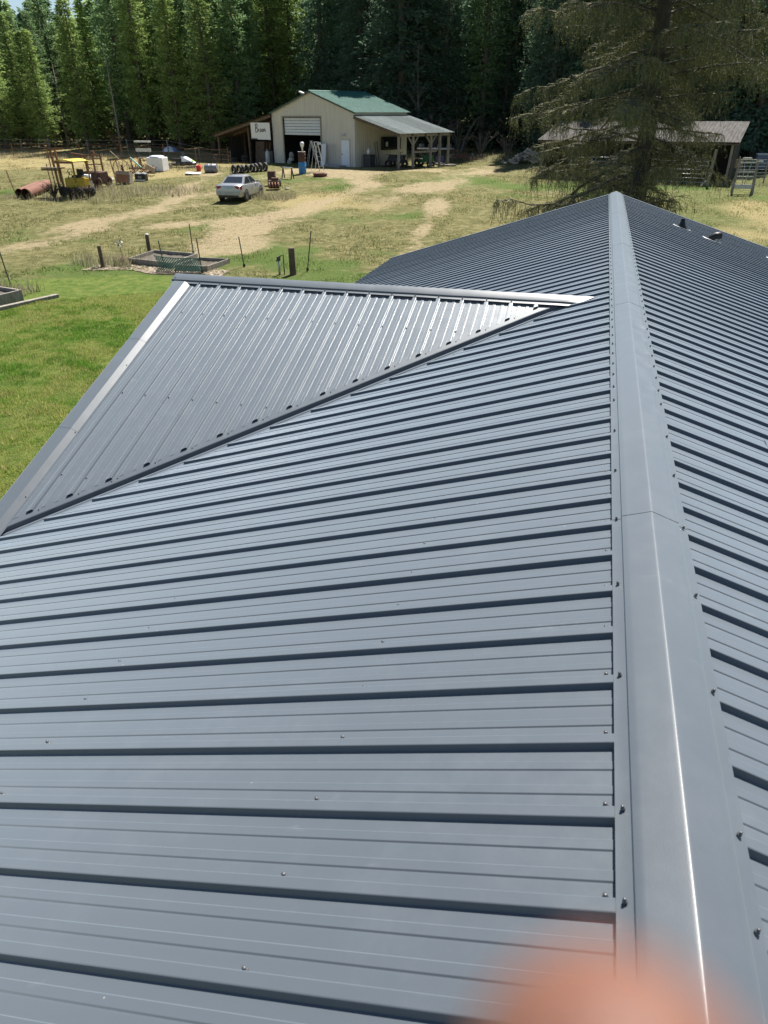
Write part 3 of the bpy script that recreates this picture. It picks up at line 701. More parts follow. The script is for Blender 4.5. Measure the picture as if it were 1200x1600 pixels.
# left lean-to
LL = 8.7; ZA, ZB = EAVE-.10, 2.25
lf = MB().box(-LL+.25, BD/2, ZB-.12, .12, BD, .2).build('lean_to_frame', WOOD_BROWN, barn)
for b in (-.2, 1.8, 3.8, 5.8): MB().bar((0, b, ZA-.16), (-LL-.1, b, ZB-.14), .08, .22).build('rafter', WOOD_BROWN, lf)
roof_panels('roof_panel', (-.02, BD+.2, ZA), (0, -BD-.6, 0), (-LL-.2, 0, ZB-ZA), 7, mat('brown_old_roof', (.11, .085, .065), .6, var=.3), lf, 4, .02)
for b in (.0, 3.2, BD-.1): MB().box(-LL+.3, b, .65, .18, .18, 3.4).build('post', WOOD_BROWN, lf)
MB().box(-4.2, .5, 1.2, .18, .18, 3.7).build('post', WOOD_BROWN, lf)
m = MB(); wall_ribs(m, -LL+.2, -.02, -.9, lambda a: ZB+(ZA-ZB)*(1+a/LL)-.1, BD-.05); m.build('back_wall', SHADE_WALL, lf)  # lean-to walls carry the shade under the roof in their colour
m = MB(); ribbed(m, (-LL+.15, BD-.05, -.9), (0, -BD*.78, 0), (0, 0, ZB+.7), 12, .02, (-1, 0, 0)); m.build('side_wall', SHADE_WALL, lf)

def at_barn(a, b, z=0.0):
    return (BARN_O[0]+BARN_U[0]*a-BARN_U[1]*b, BARN_O[1]+BARN_U[1]*a+BARN_U[0]*b, BZ+z)
BRZ = math.atan2(BARN_U[1], BARN_U[0])
# hand-lettered sign
sg = thing('sign', 'white board sign with black handwritten lettering beside the barn door', 'sign', at_barn(-1.42, -.32, 1.92), BRZ)
bevel(MB().box(0, 0, .70, 2.75, .04, 1.38).build('board', mat('sign_white', (.72, .73, .75), .5, var=.04), sg), .01, 1)
def stroke(pts, w=.035): return MB().tube([(x-.62, -.030, .55+z*.95) for x, z in pts], [w*.75]+[w]*(len(pts)-2)+[w*.6], 6, True)
for pts in ([(0, .72), (-.03, .45), (-.06, .05)], [(-.10, .66), (.10, .80), (.26, .68), (.20, .50), (.0, .42), (.22, .38), (.30, .22), (.18, .08), (-.05, .06)],
            [(.42, .36), (.40, .18), (.46, .10)], [(.74, .36), (.62, .34), (.66, .22), (.74, .15), (.66, .07), (.54, .12)], [(.92, .36), (.82, .24), (.88, .10), (1.0, .16), (1.02, .32), (.92, .36)],
            [(1.14, .36), (1.12, .10), (1.2, .30), (1.32, .36), (1.34, .14), (1.42, .10)]):
    stroke(pts).build('lettering', INK, sg)
MB().box(-.9, -.03, .06, .8, .012, .10).build('worn_edge', CHAR, sg)

# ------------------------------------------------------------------ small builders
def tyre(parent_or_none, name, loc, R=.33, W=.22, axis='x', label=None, group=None, rot=None):
    me = TYRE.get((R, W))
    if me is None:
        t = MB(); r = W/2
        t.lathe([(R*.58, -r*.8), (R*.72, -r), (R*.92, -r*.92), (R, -r*.6), (R, r*.6), (R*.92, r*.92), (R*.72, r), (R*.58, r*.8), (R*.60, 0), (R*.58, -r*.8)], 22, (0, 0, 0), 'x'); me = t.mesh('tyre', RUBBERT, True); TYRE[(R, W)] = me
    o = put(name, me, None, loc, rot)
    return tag(o, label, 'tyre', group)
def twig_shrub(name, label, x, y, h, n, material, spread=.5, seed=0, r0=.012):
    rr = random.Random(seed); e = thing(name, label, 'shrub', G3(x, y)); m_ = MB(); tw = MB()
    for k in range(n):
        a = rr.uniform(0, 6.28); s = rr.uniform(.15, spread)*h; p1 = Vector((math.cos(a)*s*.4, math.sin(a)*s*.4, h*rr.uniform(.4, .6))); p2 = Vector((math.cos(a)*s, math.sin(a)*s, h*rr.uniform(.7, 1.05)))
        m_.tube([(0, 0, 0), tuple(p1), tuple(p2)], [r0*1.5, r0, r0*.4], 4)
        for j in range(6):
            t = rr.uniform(.3, 1); p = p1.lerp(p2, t) if t > .5 else p1*(t*2); q = p+Vector((rr.uniform(-1, 1), rr.uniform(-1, 1), rr.uniform(.1, .9)))*h*.16; tw.tube([tuple(p), tuple(q)], [r0*.5, r0*.25], 3, False)
    tag(m_.build('stems', material, e), kind='stuff'); tag(tw.build('twigs', material, e), kind='stuff'); return e
TYRE = {}; RUBBERT = mat('tyre_rubber', (.022, .021, .021), .75, col2=(.06, .056, .052), scale=6)
def barrel(name, label, loc, material, R=.29, H=.88, cat='barrel', lid=None, rot=None):
    e = thing(name, label, cat, loc)
    if rot: e.rotation_euler = rot
    MB().lathe([(0.001, 0), (R*.97, 0), (R, .02), (R, H*.32), (R*1.03, H*.335), (R, H*.35), (R, H*.65), (R*1.03, H*.665), (R, H*.68), (R, H-.02), (R*.97, H), (.001, H-.01)], 20).build('drum', material, e, True)
    MB().torus((0, 0, H), R*.985, .014, 'z', 20, 6).build('rim', lid or material, e, True)
    return e
def step_ladder(label, loc, rz, h=1.8, material=ALU, spread=.55):
    e = thing('step_ladder', label, 'ladder', loc, rz)
    for s in (-1, 1): MB().bar((s*.26, -spread, 0), (s*.17, 0, h), .035, .07).build('rail', material, e)
    for k in range(1, 6):
        t = k/6; MB().box(0, -spread*(1-t), h*t, 2*(.26-.09*t), .09, .03).build('step', material, e)
    for s in (-1, 1): MB().bar((s*.24, spread*.8, 0), (s*.16, .02, h-.03), .025).build('rear_leg', material, e)
    MB().box(0, 0, h+.01, .40, .14, .04).build('top_cap', material, e)
    return e
def pallet(label, loc, rz, material=WOOD_GREY, n=6):
    e = thing('pallet', label, 'pallet', loc, rz)
    for k in range(n): MB().box(0, -.5+k/(n-1), .13, 1.2, .10, .022).build('slat', material, e)
    for s in (-.52, 0, .52): MB().box(s, 0, .06, .05, 1.1, .10).build('runner', material, e)
    return e
def crate(name, label, loc, sx, sy, sz, material, rz=0., cat='box', lid=None):
    e = thing(name, label, cat, loc, rz); t = .03
    MB().box(0, -sy/2, sz/2, sx, t, sz).box(0, sy/2, sz/2, sx, t, sz).box(-sx/2+t/2, 0, sz/2, t, sy-t, sz).box(sx/2-t/2, 0, sz/2, t, sy-t, sz).box(0, 0, .02, sx-.05, sy-.05, .03).build('body', material, e)
    if lid: bevel(MB().box(0, 0, sz+.02, sx+.04, sy+.06, .05).build('lid', lid, e), .012, 1)
    else: MB().box(0, -sy/2-.005, sz-.03, sx+.03, .05, .05).box(0, sy/2+.005, sz-.03, sx+.03, .05, .05).build('rim', material, e)
    return e

# ------------------------------------------------------------------ things in and around the barn
G3 = lambda x, y, dz=0.0: (x, y, gh(x, y)+dz)
for i in range(8):     # row of tyres lying on edge in front of the left lean-to
    t = i/7; x, y = -28.75+1.75*t, 57.15+2.1*t+.12*math.sin(i*2); R_ = (.36, .34, .33, .34, .33, .35, .36, .35)[i]
    tyre(None, 'tyre', G3(x, y, R_-.03), R_, .21, label=['nearest big tyre of the row standing behind the silver car', 'second tyre from the near end of the standing row', 'third tyre from the near end of the standing row', 'fourth tyre from the near end of the standing row', 'fourth tyre from the far end of the standing row', 'third tyre from the far end of the standing row', 'second tyre from the far end of the standing row', 'last tyre at the barn end of the standing row'][i], group='row of tyres', rot=(0, .06*math.sin(i), math.radians(52+6*math.sin(i*1.7))))
for k, (a, b, n) in enumerate(((-6.9, .6, 3), (-5.6, .9, 4))):
    for j in range(n):
        tyre(None, 'tyre', at_barn(a+.03*(j % 2), b, -.36+j*.245), .38, .24, label='%s tyre of the %s dark stack under the left lean-to' % (('bottom', 'second', 'third', 'top')[j] if j < n-1 else 'top', ('outer', 'inner')[k]), group='tyres stacked under the lean-to', rot=(0, PI/2, 0))
# covered heap and panels in the left lean-to
e = thing('sheet_pile', 'dark leaning sheets of plywood inside the left lean-to', 'panels', at_barn(-3.3, 1.2, -.2), BRZ)
for k in range(3): MB().box(-.3+.25*k, .15*k, .95, 1.3, .05, 1.9, Euler((-.12, .05*k, 0)).to_matrix()).build('sheet', (WOOD_BROWN, RUSTDARK, WOOD_BROWN)[k], e)
crate('tool_chest', 'dark chest under the white sign in the left lean-to', at_barn(-1.6, .8), 1.5, .7, .95, CHAR, BRZ, 'chest', BLACK)
e = thing('propane_bottle', 'pale gas bottle below the white sign', 'bottle', at_barn(-.45, -.5), BRZ)
MB().lathe([(.001, 0), (.17, .0), (.19, .06), (.19, .85), (.14, .98), (.05, 1.05), (.001, 1.06)], 14).build('cylinder', OFFWHITE, e, True); MB().lathe([(.07, 1.03), (.09, 1.12), (.09, 1.18)], 10).build('collar', GREYPL, e)
e = thing('iron_wheel', 'thin iron hoop wheel leaning on the outer lean-to post', 'wheel', at_barn(-8.75, -.3, -.05), BRZ+.5)
MB().torus((0, 0, 0), .5, .03, 'y', 24, 6).build('rim', RUSTDARK, e); 
for k in range(4): MB().bar((.48*math.cos(k*PI/4), 0, .48*math.sin(k*PI/4)), (-.48*math.cos(k*PI/4), 0, -.48*math.sin(k*PI/4)), .02).build('spoke', RUSTDARK, e)
# items at the roll-up door
barrel('blue_barrel', 'blue plastic barrel with a rusty drum on top', G3(-23.19, 58.0), BLUE, .30, .82)
barrel('rusty_drum', 'dark rusty drum standing on the blue barrel', G3(-23.19, 58.0, .84), RUSTDARK, .29, .72, lid=OFFWHITE)
e = thing('white_jug', 'white jug perched on top of the rusty drum', 'jug', G3(-23.12, 58.0, 1.58)); MB().lathe([(.001, 0), (.06, 0), (.07, .3), (.14, .36), (.15, .58), (.10, .66), (.001, .67)], 12).build('bottle', WHITE, e, True)
step_ladder('aluminium step ladder open beside the blue barrel', G3(-22.55, 59.6), 1.15, 2.05)
step_ladder('aluminium step ladder leaning at the edge of the roll-up opening', at_barn(6.0, -.9), BRZ+2.7, 1.95)
e = thing('bent_sheet', 'bent white sheet leaning on the barn wall beside the ladder', 'panel', at_barn(7.0, -.35), BRZ)
MB().grid([[(x, -.25*(1-z/1.75)**2-.02, z) for x in (-.28, .28)] for z in (0, .4, .9, 1.4, 1.75)]).grid([[(x, -.25*(1-z/1.75)**2+.02, z) for x in (.28, -.28)] for z in (0, .4, .9, 1.4, 1.75)]).build('sheet', WHITE, e); MB().bar((-.3, -.05, 1.76), (-.75, -.05, 1.80), .05, .2).build('flange', WHITE, e)
e = thing('wire_rack', 'grey wire rack standing against the barn front by the white door', 'rack', at_barn(7.9, -.2), BRZ)
for k in range(7): MB().bar((-.4+k*.13, -.15, 0), (-.4+k*.13, 0, 1.75), .015).build('wire', GALV, e)
for z in (.2, .9, 1.6): MB().bar((-.42, -.15*(1-z/1.75), z), (.4, -.15*(1-z/1.75), z), .02).build('rail', GALV, e)
e = thing('door_step', 'low grey step slab in front of the white door', 'step', at_barn(8.6, -.75), BRZ); bevel(MB().box(0, 0, .08, 2.0, .9, .2).build('slab', CONCRETE, e), .02, 1)
e = thing('rust_tray', 'shallow red-brown metal tray on the grass before the barn', 'tray', G3(-21.2, 56.6), .1)
MB().lathe([(.001, .02), (.46, .02), (.55, .24), (.58, .24), (.49, .0), (.001, .0)], 18).build('pan', RUSTPIPE, e, True); MB().box(.55, 0, .22, .3, .25, .03).build('lip', OFFWHITE, e)
e = thing('workbench', 'dark cluttered workbench inside the roll-up opening', 'workbench', at_barn(5.0, 2.2), BRZ)
MB().box(0, 0, .9, 2.2, .7, .08).build('top', WOOD_BROWN, e)
for sx in (-1, 1):
    for sy in (-.28, .28): MB().box(sx*1.0, sy, .43, .09, .09, .86).build('leg', WOOD_BROWN, e)
MB().box(.2, 0, 1.15, .9, .4, .42).build('tool_case', GREYPL, e); MB().bar((-1.1, .2, 1.5), (1.0, .2, 1.5), .04).build('rail', ALU, e)
e = thing('cloth_bags', 'pale bundle of cloth bags just inside the roll-up opening', 'bags', at_barn(2.7, -.6), BRZ)
for k in range(3): MB().lathe([(.001, 0), (.20, .02), (.24, .18), (.18, .38), (.07, .48), (.001, .5)], 10, (.16*k, .1*(k % 2), .28*k)).build('bag', (STONE, OFFWHITE, STONE)[k], e, True)
e = thing('sawhorse_bench', 'small dark metal bench frame standing in the yard grass', 'bench', G3(-23.16, 54.8), -.5)
MB().box(0, 0, .78, 1.25, .22, .05).build('top', GREYPL, e)
for sx in (-1, 1): MB().bar((sx*.55, -.12, 0), (sx*.52, 0, .78), .06).bar((sx*.55, .14, 0), (sx*.52, 0, .78), .06).build('leg', RUSTDARK, e)
barrel('burn_barrel', 'black burn barrel beside the front of the silver car', G3(-22.9, 51.2), RUSTDARK, .30, .90)
e = thing('scrap_engine', 'dark scrap engine lying by the bumper of the silver car', 'engine', G3(-21.9, 49.2), .4)
bevel(MB().box(0, 0, .32, .75, .55, .5).box(.1, 0, .64, .5, .35, .2).build('block', RUSTDARK, e), .04, 1)
for k in range(4): MB().tube([(-.3+.2*k, -.3, .45), (-.3+.2*k, -.45, .3), (-.25+.2*k, -.5, .1)], .05, 7).build('exhaust_pipe', RUST, e, True)
MB().torus((.45, 0, .4), .20, .06, 'x', 14, 6).build('pulley', CHAR, e, True); MB().lathe([(.001, .0), (.16, 0), (.18, .05), (.001, .07)], 12, (.9, -.1, .02)).build('cover', OFFWHITE, e, True)
# right lean-to contents
crate('dark_bin', 'dark bin with white bottle standing at the barn corner', at_barn(BW+.75, .9), .75, .6, .95, CHAR, BRZ, 'bin', BLACK)
e = thing('white_bottle', 'white bottle on the dark bin at the barn corner', 'bottle', at_barn(BW+.7, .85, 1.02), BRZ); MB().lathe([(.001, 0), (.13, 0), (.14, .28), (.05, .38), (.05, .46), (.001, .46)], 12).build('body', WHITE, e, True)
e = thing('leaning_boards', 'two thin boards leaning on the side wall under the lean-to', 'boards', at_barn(BW+.2, 2.0), BRZ)
for k in range(2): MB().bar((.45, .3*k, 0), (.05, .3*k+.1, 1.9), .03, .12).build('board', WOOD_GREY, e)
e = thing('wall_cabinet', 'dark framed glass cabinet hung on the barn side wall', 'cabinet', at_barn(BW+.18, 4.3, 1.25), BRZ)
MB().box(0, 0, .5, .22, 2.4, 1.0).build('case', BLACK, e); MB().box(.115, 0, .55, .01, 2.1, .75).build('glass', GLASS, e); MB().box(.13, -.7, .45, .03, .28, .35).build('label_card', OFFWHITE, e)
e = thing('atv', 'dark quad bike parked under the right lean-to', 'quad bike', at_barn(BW+2.3, 2.6), BRZ+.2)
bevel(MB().box(0, 0, .62, 1.5, .55, .35).box(-.35, 0, .88, .7, .36, .2).box(.55, 0, .85, .5, .6, .16).build('body', CHAR, e), .06, 2)
for sx in (-.6, .6):
    for sy in (-.42, .42): MB().torus((sx, sy, .3), .20, .11, 'y', 16, 8).build('wheel', RUBBERT, e, True)
MB().bar((.35, -.4, 1.15), (.35, .4, 1.15), .04).bar((.35, 0, 1.15), (.5, 0, .8), .04).build('handlebar', BLACK, e); MB().box(.75, 0, .98, .4, .8, .04).box(-.75, 0, .95, .4, .8, .04).build('rack', GREYPL, e)
e = thing('green_mower', 'green riding mower deep under the right lean-to', 'mower', at_barn(BW+3.4, 5.0), BRZ+.3)
bevel(MB().box(.35, 0, .65, .8, .6, .5).box(-.3, 0, .45, .6, .7, .25).build('hood', GREENPL, e), .06, 2); MB().box(-.45, 0, .75, .4, .45, .12).box(-.65, 0, 1.0, .1, .45, .45).build('seat', BLACK, e)
for sx, r in ((-.5, .32), (.6, .22)):
    for sy in (-.42, .42): MB().torus((sx, sy, r), r*.65, r*.36, 'y', 16, 8).build('wheel', RUBBERT, e, True)
MB().torus((-.05, 0, 1.02), .17, .02, 'z', 14, 6).bar((-.05, 0, 1.02), (.15, 0, .8), .03).build('steering_wheel', BLACK, e)
crate('purple_tub', 'purple plastic tub beyond the last lean-to post', G3(-14.3, 69.0), .75, .6, .62, PURPLE, .1, 'tub')
pallet('weathered pallet lying on the grass by the purple tub', G3(-13.0, 66.1), -.2); pallet('pale pallet lying behind the purple tub near the lean-to', G3(-13.8, 67.6), .5, WOOD_GREY)
e = thing('scrap_heap', 'low heap of reddish scrap boards beyond the right lean-to', 'scrap heap', G3(-12.4, 71.6), .2)
for k in range(14): MB().bar((rnd.uniform(-2, 1.5), rnd.uniform(-.6, .6), rnd.uniform(.05, .5)), (rnd.uniform(-1.5, 2), rnd.uniform(-.6, .6), rnd.uniform(.05, .6)), .05, .16).build('board', (RUSTPIPE, WOOD_GREY, WOOD_BROWN)[k % 3], e)
e = thing('flatbed_trailer', 'low pale flatbed trailer behind the right lean-to', 'trailer', G3(-15.6, 73.2), -.1)
MB().box(0, 0, .85, 3.2, 1.5, .10).build('deck', OFFWHITE, e); MB().bar((1.6, 0, .8), (2.5, 0, .5), .08).build('drawbar', RUST, e)
for s in (-1, 1): MB().torus((0, s*.7, .34), .22, .11, 'y', 16, 8).build('wheel', RUBBERT, e, True)
for k in range(4): MB().box(-1.4+.9*k, 0, 1.05, .05, 1.4, .35).build('stake_board', WOOD_GREY, e)

# ------------------------------------------------------------------ silver sedan
def sedan(label, loc, rz):
    e = thing('parked_car', label, 'car', loc, rz)
    # lower body: stations (x, half width, z bottom, z shoulder, z top)
    st = [(-2.22, .72, .36, .62, .70), (-2.19, .80, .30, .66, .92), (-2.05, .84, .27, .70, .985), (-1.6, .855, .24, .72, .99), (-1.2, .86, .24, .73, .975), (-.4, .86, .22, .73, .95), (.5, .86, .22, .72, .94), (1.0, .86, .23, .71, .925), (1.5, .84, .24, .68, .86), (1.95, .79, .27, .62, .76), (2.15, .70, .32, .56, .66), (2.2, .6, .38, .52, .58)]
    rows = []
    for x, w, zb, zs, zt in st:
        rows.append([(x, -w*.86, zb), (x, -w*.97, zb+.10), (x, -w, zs-.14), (x, -w*.985, zs+.02), (x, -w*.93, zt-.055), (x, -w*.84, zt-.008), (x, -w*.4, zt+.012), (x, 0, zt+.018), (x, w*.4, zt+.012), (x, w*.84, zt-.008), (x, w*.93, zt-.055), (x, w*.985, zs+.02), (x, w, zs-.14), (x, w*.97, zb+.10), (x, w*.86, zb), (x, -w*.86, zb)])
    b = MB().grid(rows); b.f.append(tuple(range(15))[::-1]); k0 = (len(st)-1)*16; b.f.append(tuple(range(k0, k0+15)))
    body = smooth_by_angle(b.build('body', CARPAINT, e), 32)
    # cabin
    B = {'z0': .945, 'z1': 1.385}
    lo = [(-1.52, .74), (.98, .76)]; hi = [(-.72, .56), (.22, .57)]
    c = MB(); rows = []
    for t in (0, .5, .9, 1.0):
        z = B['z0']+(B['z1']-B['z0'])*(t if t < 1 else 1.0); tt = min(t, .98)
        xr = lo[0][0]+(hi[0][0]-lo[0][0])*tt**.85; xf = lo[1][0]+(hi[1][0]-lo[1][0])*tt**.9; wr = lo[0][1]+(hi[0][1]-lo[0][1])*tt; wf = lo[1][1]+(hi[1][1]-lo[1][1])*tt
        if t == 1.0: xr += .12; xf -= .12; wr -= .10; wf -= .10; z += .025
        rows.append([(xr, -wr, z), ((xr+xf)/2, -(wr+wf)/2-.015, z+.004), (xf, -wf, z), (xf+.03, 0, z), (xf, wf, z), ((xr+xf)/2, (wr+wf)/2+.015, z+.004), (xr, wr, z), (xr-.03, 0, z), (xr, -wr, z)])
    c.grid(rows); n0 = len(c.v)-9; c.f.append(tuple(range(n0, n0+8))); cab = smooth_by_angle(c.build('cabin', CARPAINT, e), 40)
    def side(x0, x1, s, f0=.10, f1=.86):
        def P(x, t):
            z = B['z0']+(B['z1']-B['z0'])*t; wr = lo[0][1]+(hi[0][1]-lo[0][1])*t; return (x, s*(wr+.035), z)
        xr = lambda t: lo[0][0]+(hi[0][0]-lo[0][0])*t**.85; xf = lambda t: lo[1][0]+(hi[1][0]-lo[1][0])*t**.9
        a0, a1 = (xr(f0)+.16, xr(f1)+.13) if x0 is None else (x0, x0-.02); b0, b1 = (xf(f0)-.17, xf(f1)-.14) if x1 is None else (x1, x1-.02)
        q = [P(a0, f0), P(b0, f0), P(b1, f1), P(a1, f1)]
        return MB().sheet(q if s < 0 else q[::-1], (0, -s*.02, 0))
    for s in (-1, 1):
        side(None, -.28, s).build('rear_side_window', GLASS, e); side(-.19, None, s).build('front_side_window', GLASS, e)
    def end(rear):
        q = []
        for t in (.10, .88):
            z = B['z0']+(B['z1']-B['z0'])*t; k = .85 if rear else .9; L_, H_ = (lo[0], hi[0]) if rear else (lo[1], hi[1])
            x = L_[0]+(H_[0]-L_[0])*t**k+(-.022 if rear else .022); w_ = (L_[1]+(H_[1]-L_[1])*t)-.09
            q.append([(x, -w_, z), (x+(-.025 if rear else .025), 0, z), (x, w_, z)])
        m_ = MB().grid(q if not rear else q[::-1]); return m_
    end(True).build('rear_window', GLASS, e); end(False).build('windscreen', GLASS, e)
    for s in (-1, 1):
        tl = MB().grid([[(-2.205, s*.44, z), (-2.215, s*.66, z), (-2.17, s*.80, z), (-2.02, s*.852, z)] for z in ((.70, .90) if s > 0 else (.90, .70))]); tl.build('taillight', TAIL, e)
        MB().box(2.13, s*.52, .63, .14, .34, .12).build('headlight', GLASS, e)
        MB().box(.62, s*.93, 1.0, .10, .16, .10).build('mirror', CARPAINT, e)
        for x in (-1.33, 1.36):
            w_ = MB(); w_.lathe([(.20, -.1), (.27, -.105), (.305, -.07), (.305, .07), (.27, .105), (.20, .1)], 20, (x, s*.78, .305), 'y'); wh = w_.build('wheel', RUBBERT, e, True)
            MB().lathe([(.001, s*.085), (.06, s*.095), (.16, s*.07), (.205, s*.09), (.21, 0)], 16, (x, s*.78, .305), 'y').build('rim', mat('wheel_rim', (.18, .18, .19), .4, .5), wh, True)
            MB().lathe([(.30, s*.868), (.375, s*.866)], 22, (x, 0, .32), 'y').build('wheel_arch', BLACK, e)
        MB().box(-.30, s*.872, .70, .015, .006, .42).box(.72, s*.868, .70, .015, .006, .42).build('door_seam', BLACK, e); MB().box(-.15, s*.875, .80, .16, .02, .035).box(-1.0+.3, s*.875, .80, .14, .02, .035).build('door_handle', CARPAINT, e)
    MB().box(-2.235, 0, .50, .06, 1.50, .17).build('bumper', mat('bumper_grey', (.38, .385, .40), .4, .2), e)
    MB().box(-2.232, 0, .80, .015, .48, .11).build('licence_plate', mat('plate_blue', (.45, .52, .66), .5), e)
    MB().box(-2.20, 0, .33, .04, 1.3, .14).build('underside', BLACK, e)
    return e
sedan('silver four-door sedan parked in the yard facing the barn', G3(-22.35, 45.0, -.03), math.radians(95))

# ------------------------------------------------------------------ scrap line on the left
e = thing('steel_pipe', 'large rust-brown steel pipe, front one of two lying in the weeds', 'pipe', G3(-36.3, 42.0, .32)); d = Vector((-.36, .93, 0)).normalized()
def hollow(m_, p0, p1, R, n=20): 
    for r_, fl in ((R, 0), (R*.93, 1)): m_.tube([p0, p1], r_, n, False)
    return m_
hollow(MB(), (0, 0, 0), tuple(d*4.6+Vector((0, 0, .2))), .33).build('shell', RUSTPIPE, e, True); MB().torus((0, 0, 0), .32, .018, 'y', 20, 6).build('rim', RUST, e)
e = thing('steel_pipe', 'rust-brown steel pipe lying behind the front pipe, end barely showing', 'pipe', G3(-37.2, 42.5, .28)); hollow(MB(), (0, 0, 0), tuple(d*3.9+Vector((0, 0, .17))), .29).build('shell', RUSTPIPE, e, True); MB().torus((0, 0, 0), .28, .018, 'y', 20, 6).build('rim', RUST, e)
# old yellow forklift with canopy
e = thing('forklift', 'old yellow forklift with curved canopy and rusty mast', 'forklift', G3(-33.5, 43.6), -.12)
cn = MB(); rows = [[(-.78+1.5*j/6, y_, 2.12+.14*math.sin(PI*(j/6*.8+.15))) for j in range(7)] for y_ in (-.75, .75)]; rows2 = [[(p[0], p[1], p[2]-.05) for p in r_] for r_ in rows]
cn.grid(rows).grid([r_[::-1] for r_ in rows2]); cn.grid([rows[0], rows2[0]][::-1]).grid([rows[1], rows2[1]]).build('canopy', YELLOW, e)
MB().box(-.02, -.77, 2.09, 1.4, .03, .13).build('canopy_fringe', RUST, e)
for x_ in (-.66, .62):
    for y_ in (-.66, .66): MB().bar((x_*.95, y_, .9), (x_, y_, 2.2), .07).build('canopy_post', mat('dark_yellow', (.24, .17, .03), .6), e)
bevel(MB().box(.12, 0, .86, 1.05, 1.15, .62).build('engine_cover', mat('dull_yellow', (.46, .32, .03), .6, var=.25, scale=5), e), .08, 2)
bevel(MB().box(-.05, 0, .42, 1.7, 1.1, .36).build('chassis', RUSTDARK, e), .05, 1); bevel(MB().box(.15, .1, 1.25, .55, .6, .12).box(.15, .36, 1.45, .55, .1, .4).build('seat', BLACK, e), .03, 1)
MB().torus((-.25, -.1, 1.5), .18, .022, 'y', 16, 6).bar((-.25, -.1, 1.5), (-.35, -.3, 1.1), .04).build('steering_wheel', BLACK, e)
for x_ in (-.72, .62):
    for s in (-1, 1): MB().torus((x_, s*.55, .33), .21, .13, 'y', 18, 8).build('wheel', RUBBERT, e, True)
for x_ in (-1.25, -.85): MB().bar((x_-.05, -.2, .1), (x_-.22, -.2, 2.85), .09, .12).build('mast_rail', RUST, e)
MB().bar((-1.65, -.2, 2.82), (-.35, -.2, 2.86), .07).bar((-1.4, -.2, .6), (-.95, -.2, .6), .08).build('mast_crossbar', RUST, e)
MB().box(-1.45, -.3, 1.72, 1.5, .6, .06).box(-1.45, -.55, 1.62, 1.5, .06, .10).build('fork_platform', WOOD_BROWN, e); MB().bar((-1.62, -.2, .2), (-1.75, -.2, 2.8), .05).build('mast_chain', RUST, e)
# rusty machine behind it
e = thing('rusty_loader', 'rusty loader frame with raised boom behind the yellow forklift', 'machinery', G3(-35.4, 48.4), -.1)
bevel(MB().box(0, 0, .65, 1.5, 1.0, .75).build('chassis', RUSTDARK, e), .06, 1)
for x_ in (-.28, .42):
    for y_ in (-.4, .4): MB().bar((x_, y_, .6), (x_-.05, y_, 2.1), .09).build('upright', RUST, e)
for z_ in (1.45, 1.8, 2.05): MB().bar((-.32, -.4, z_), (.42, -.4, z_+.03), .07).bar((-.32, .4, z_), (.42, .4, z_), .07).build('crossbar', RUST, e)
MB().bar((-.35, -.2, 2.0), (-1.7, -.2, 2.12), .10, .14).build('boom', RUST, e); MB().bar((-.2, -.2, 1.2), (-.9, -.2, 2.0), .07).build('hydraulic_ram', RUST, e)
MB().tube([(-.1, 0, 2.05), (.0, 0, 2.3), (.15, 0, 2.3), (.25, 0, 2.1)], .05, 7).build('hook', RUST, e)
for s in (-1, 1):
    for x_ in (-.5, .55): MB().torus((x_, s*.55, .36), .24, .13, 'y', 18, 8).build('wheel', RUSTDARK, e, True)
e = thing('white_bucket', 'small white bucket between forklift and rusty loader', 'bucket', G3(-35.0, 46.9, .55)); MB().lathe([(.001, 0), (.2, 0), (.25, .42), (.23, .42), (.19, .03), (.001, .03)], 14).build('pail', WHITE, e, True); MB().box(0, 0, -.30, .4, .4, .6).build('stand', WOOD_GREY, e)
e = thing('pipe_frame', 'thin rusty pipe goalpost frame right of the rusty loader', 'frame', G3(-36.6, 52.3), -.1)
for x_ in (0, .55): MB().bar((x_+.12, 0, 0), (x_-.1, 0, 1.35), .05).build('post', RUST, e)
MB().bar((-.14, 0, 1.33), (.5, 0, 1.38), .05).build('crossbar', RUST, e)
e = thing('hay_rake_wheel', 'big rusty spoked hoop standing among the scrap', 'wheel', G3(-36.0, 52.6, .72), .15)
MB().torus((0, 0, 0), .68, .028, 'y', 28, 6).build('rim', RUST, e)
for k in range(5): a = k*PI/5; MB().bar((.68*math.cos(a), 0, .68*math.sin(a)), (-.68*math.cos(a), 0, -.68*math.sin(a)), .022).build('spoke', RUST, e)
MB().bar((-.1, .1, .65), (-.75, .1, 1.25), .035).build('drawbar', WOOD_PALE, e); MB().bar((.2, 0, -.7), (.05, 0, .3), .12).build('stand', RUSTDARK, e)
e = thing('wash_basin', 'shallow white basin lying in the weeds by the pipe frame', 'basin', G3(-36.2, 50.6), .2); MB().lathe([(.001, .06), (.38, .08), (.55, .30), (.60, .30), (.44, .0), (.001, 0)], 16).build('bowl', OFFWHITE, e, True); MB().box(.35, -.2, .2, .5, .1, .25).build('apron', CHAR, e)
e = thing('wooden_crate', 'tilted grey wooden crate with orange plywood front', 'crate', G3(-34.3, 50.2), .25)
R_ = Euler((-.25, .05, 0)).to_matrix()
MB().box(0, .1, .42, 1.0, .7, .75, R_).build('box', WOOD_GREY, e); MB().box(0, -.275, .35, .78, .03, .50, R_).build('front_panel', mat('orange_ply', (.36, .17, .09), .7, var=.2), e); MB().box(0, -.27, .70, 1.1, .06, .12, R_).box(-.5, -.27, .38, .10, .06, .70, R_).box(.5, -.27, .38, .10, .06, .70, R_).build('frame', WOOD_PALE, e)
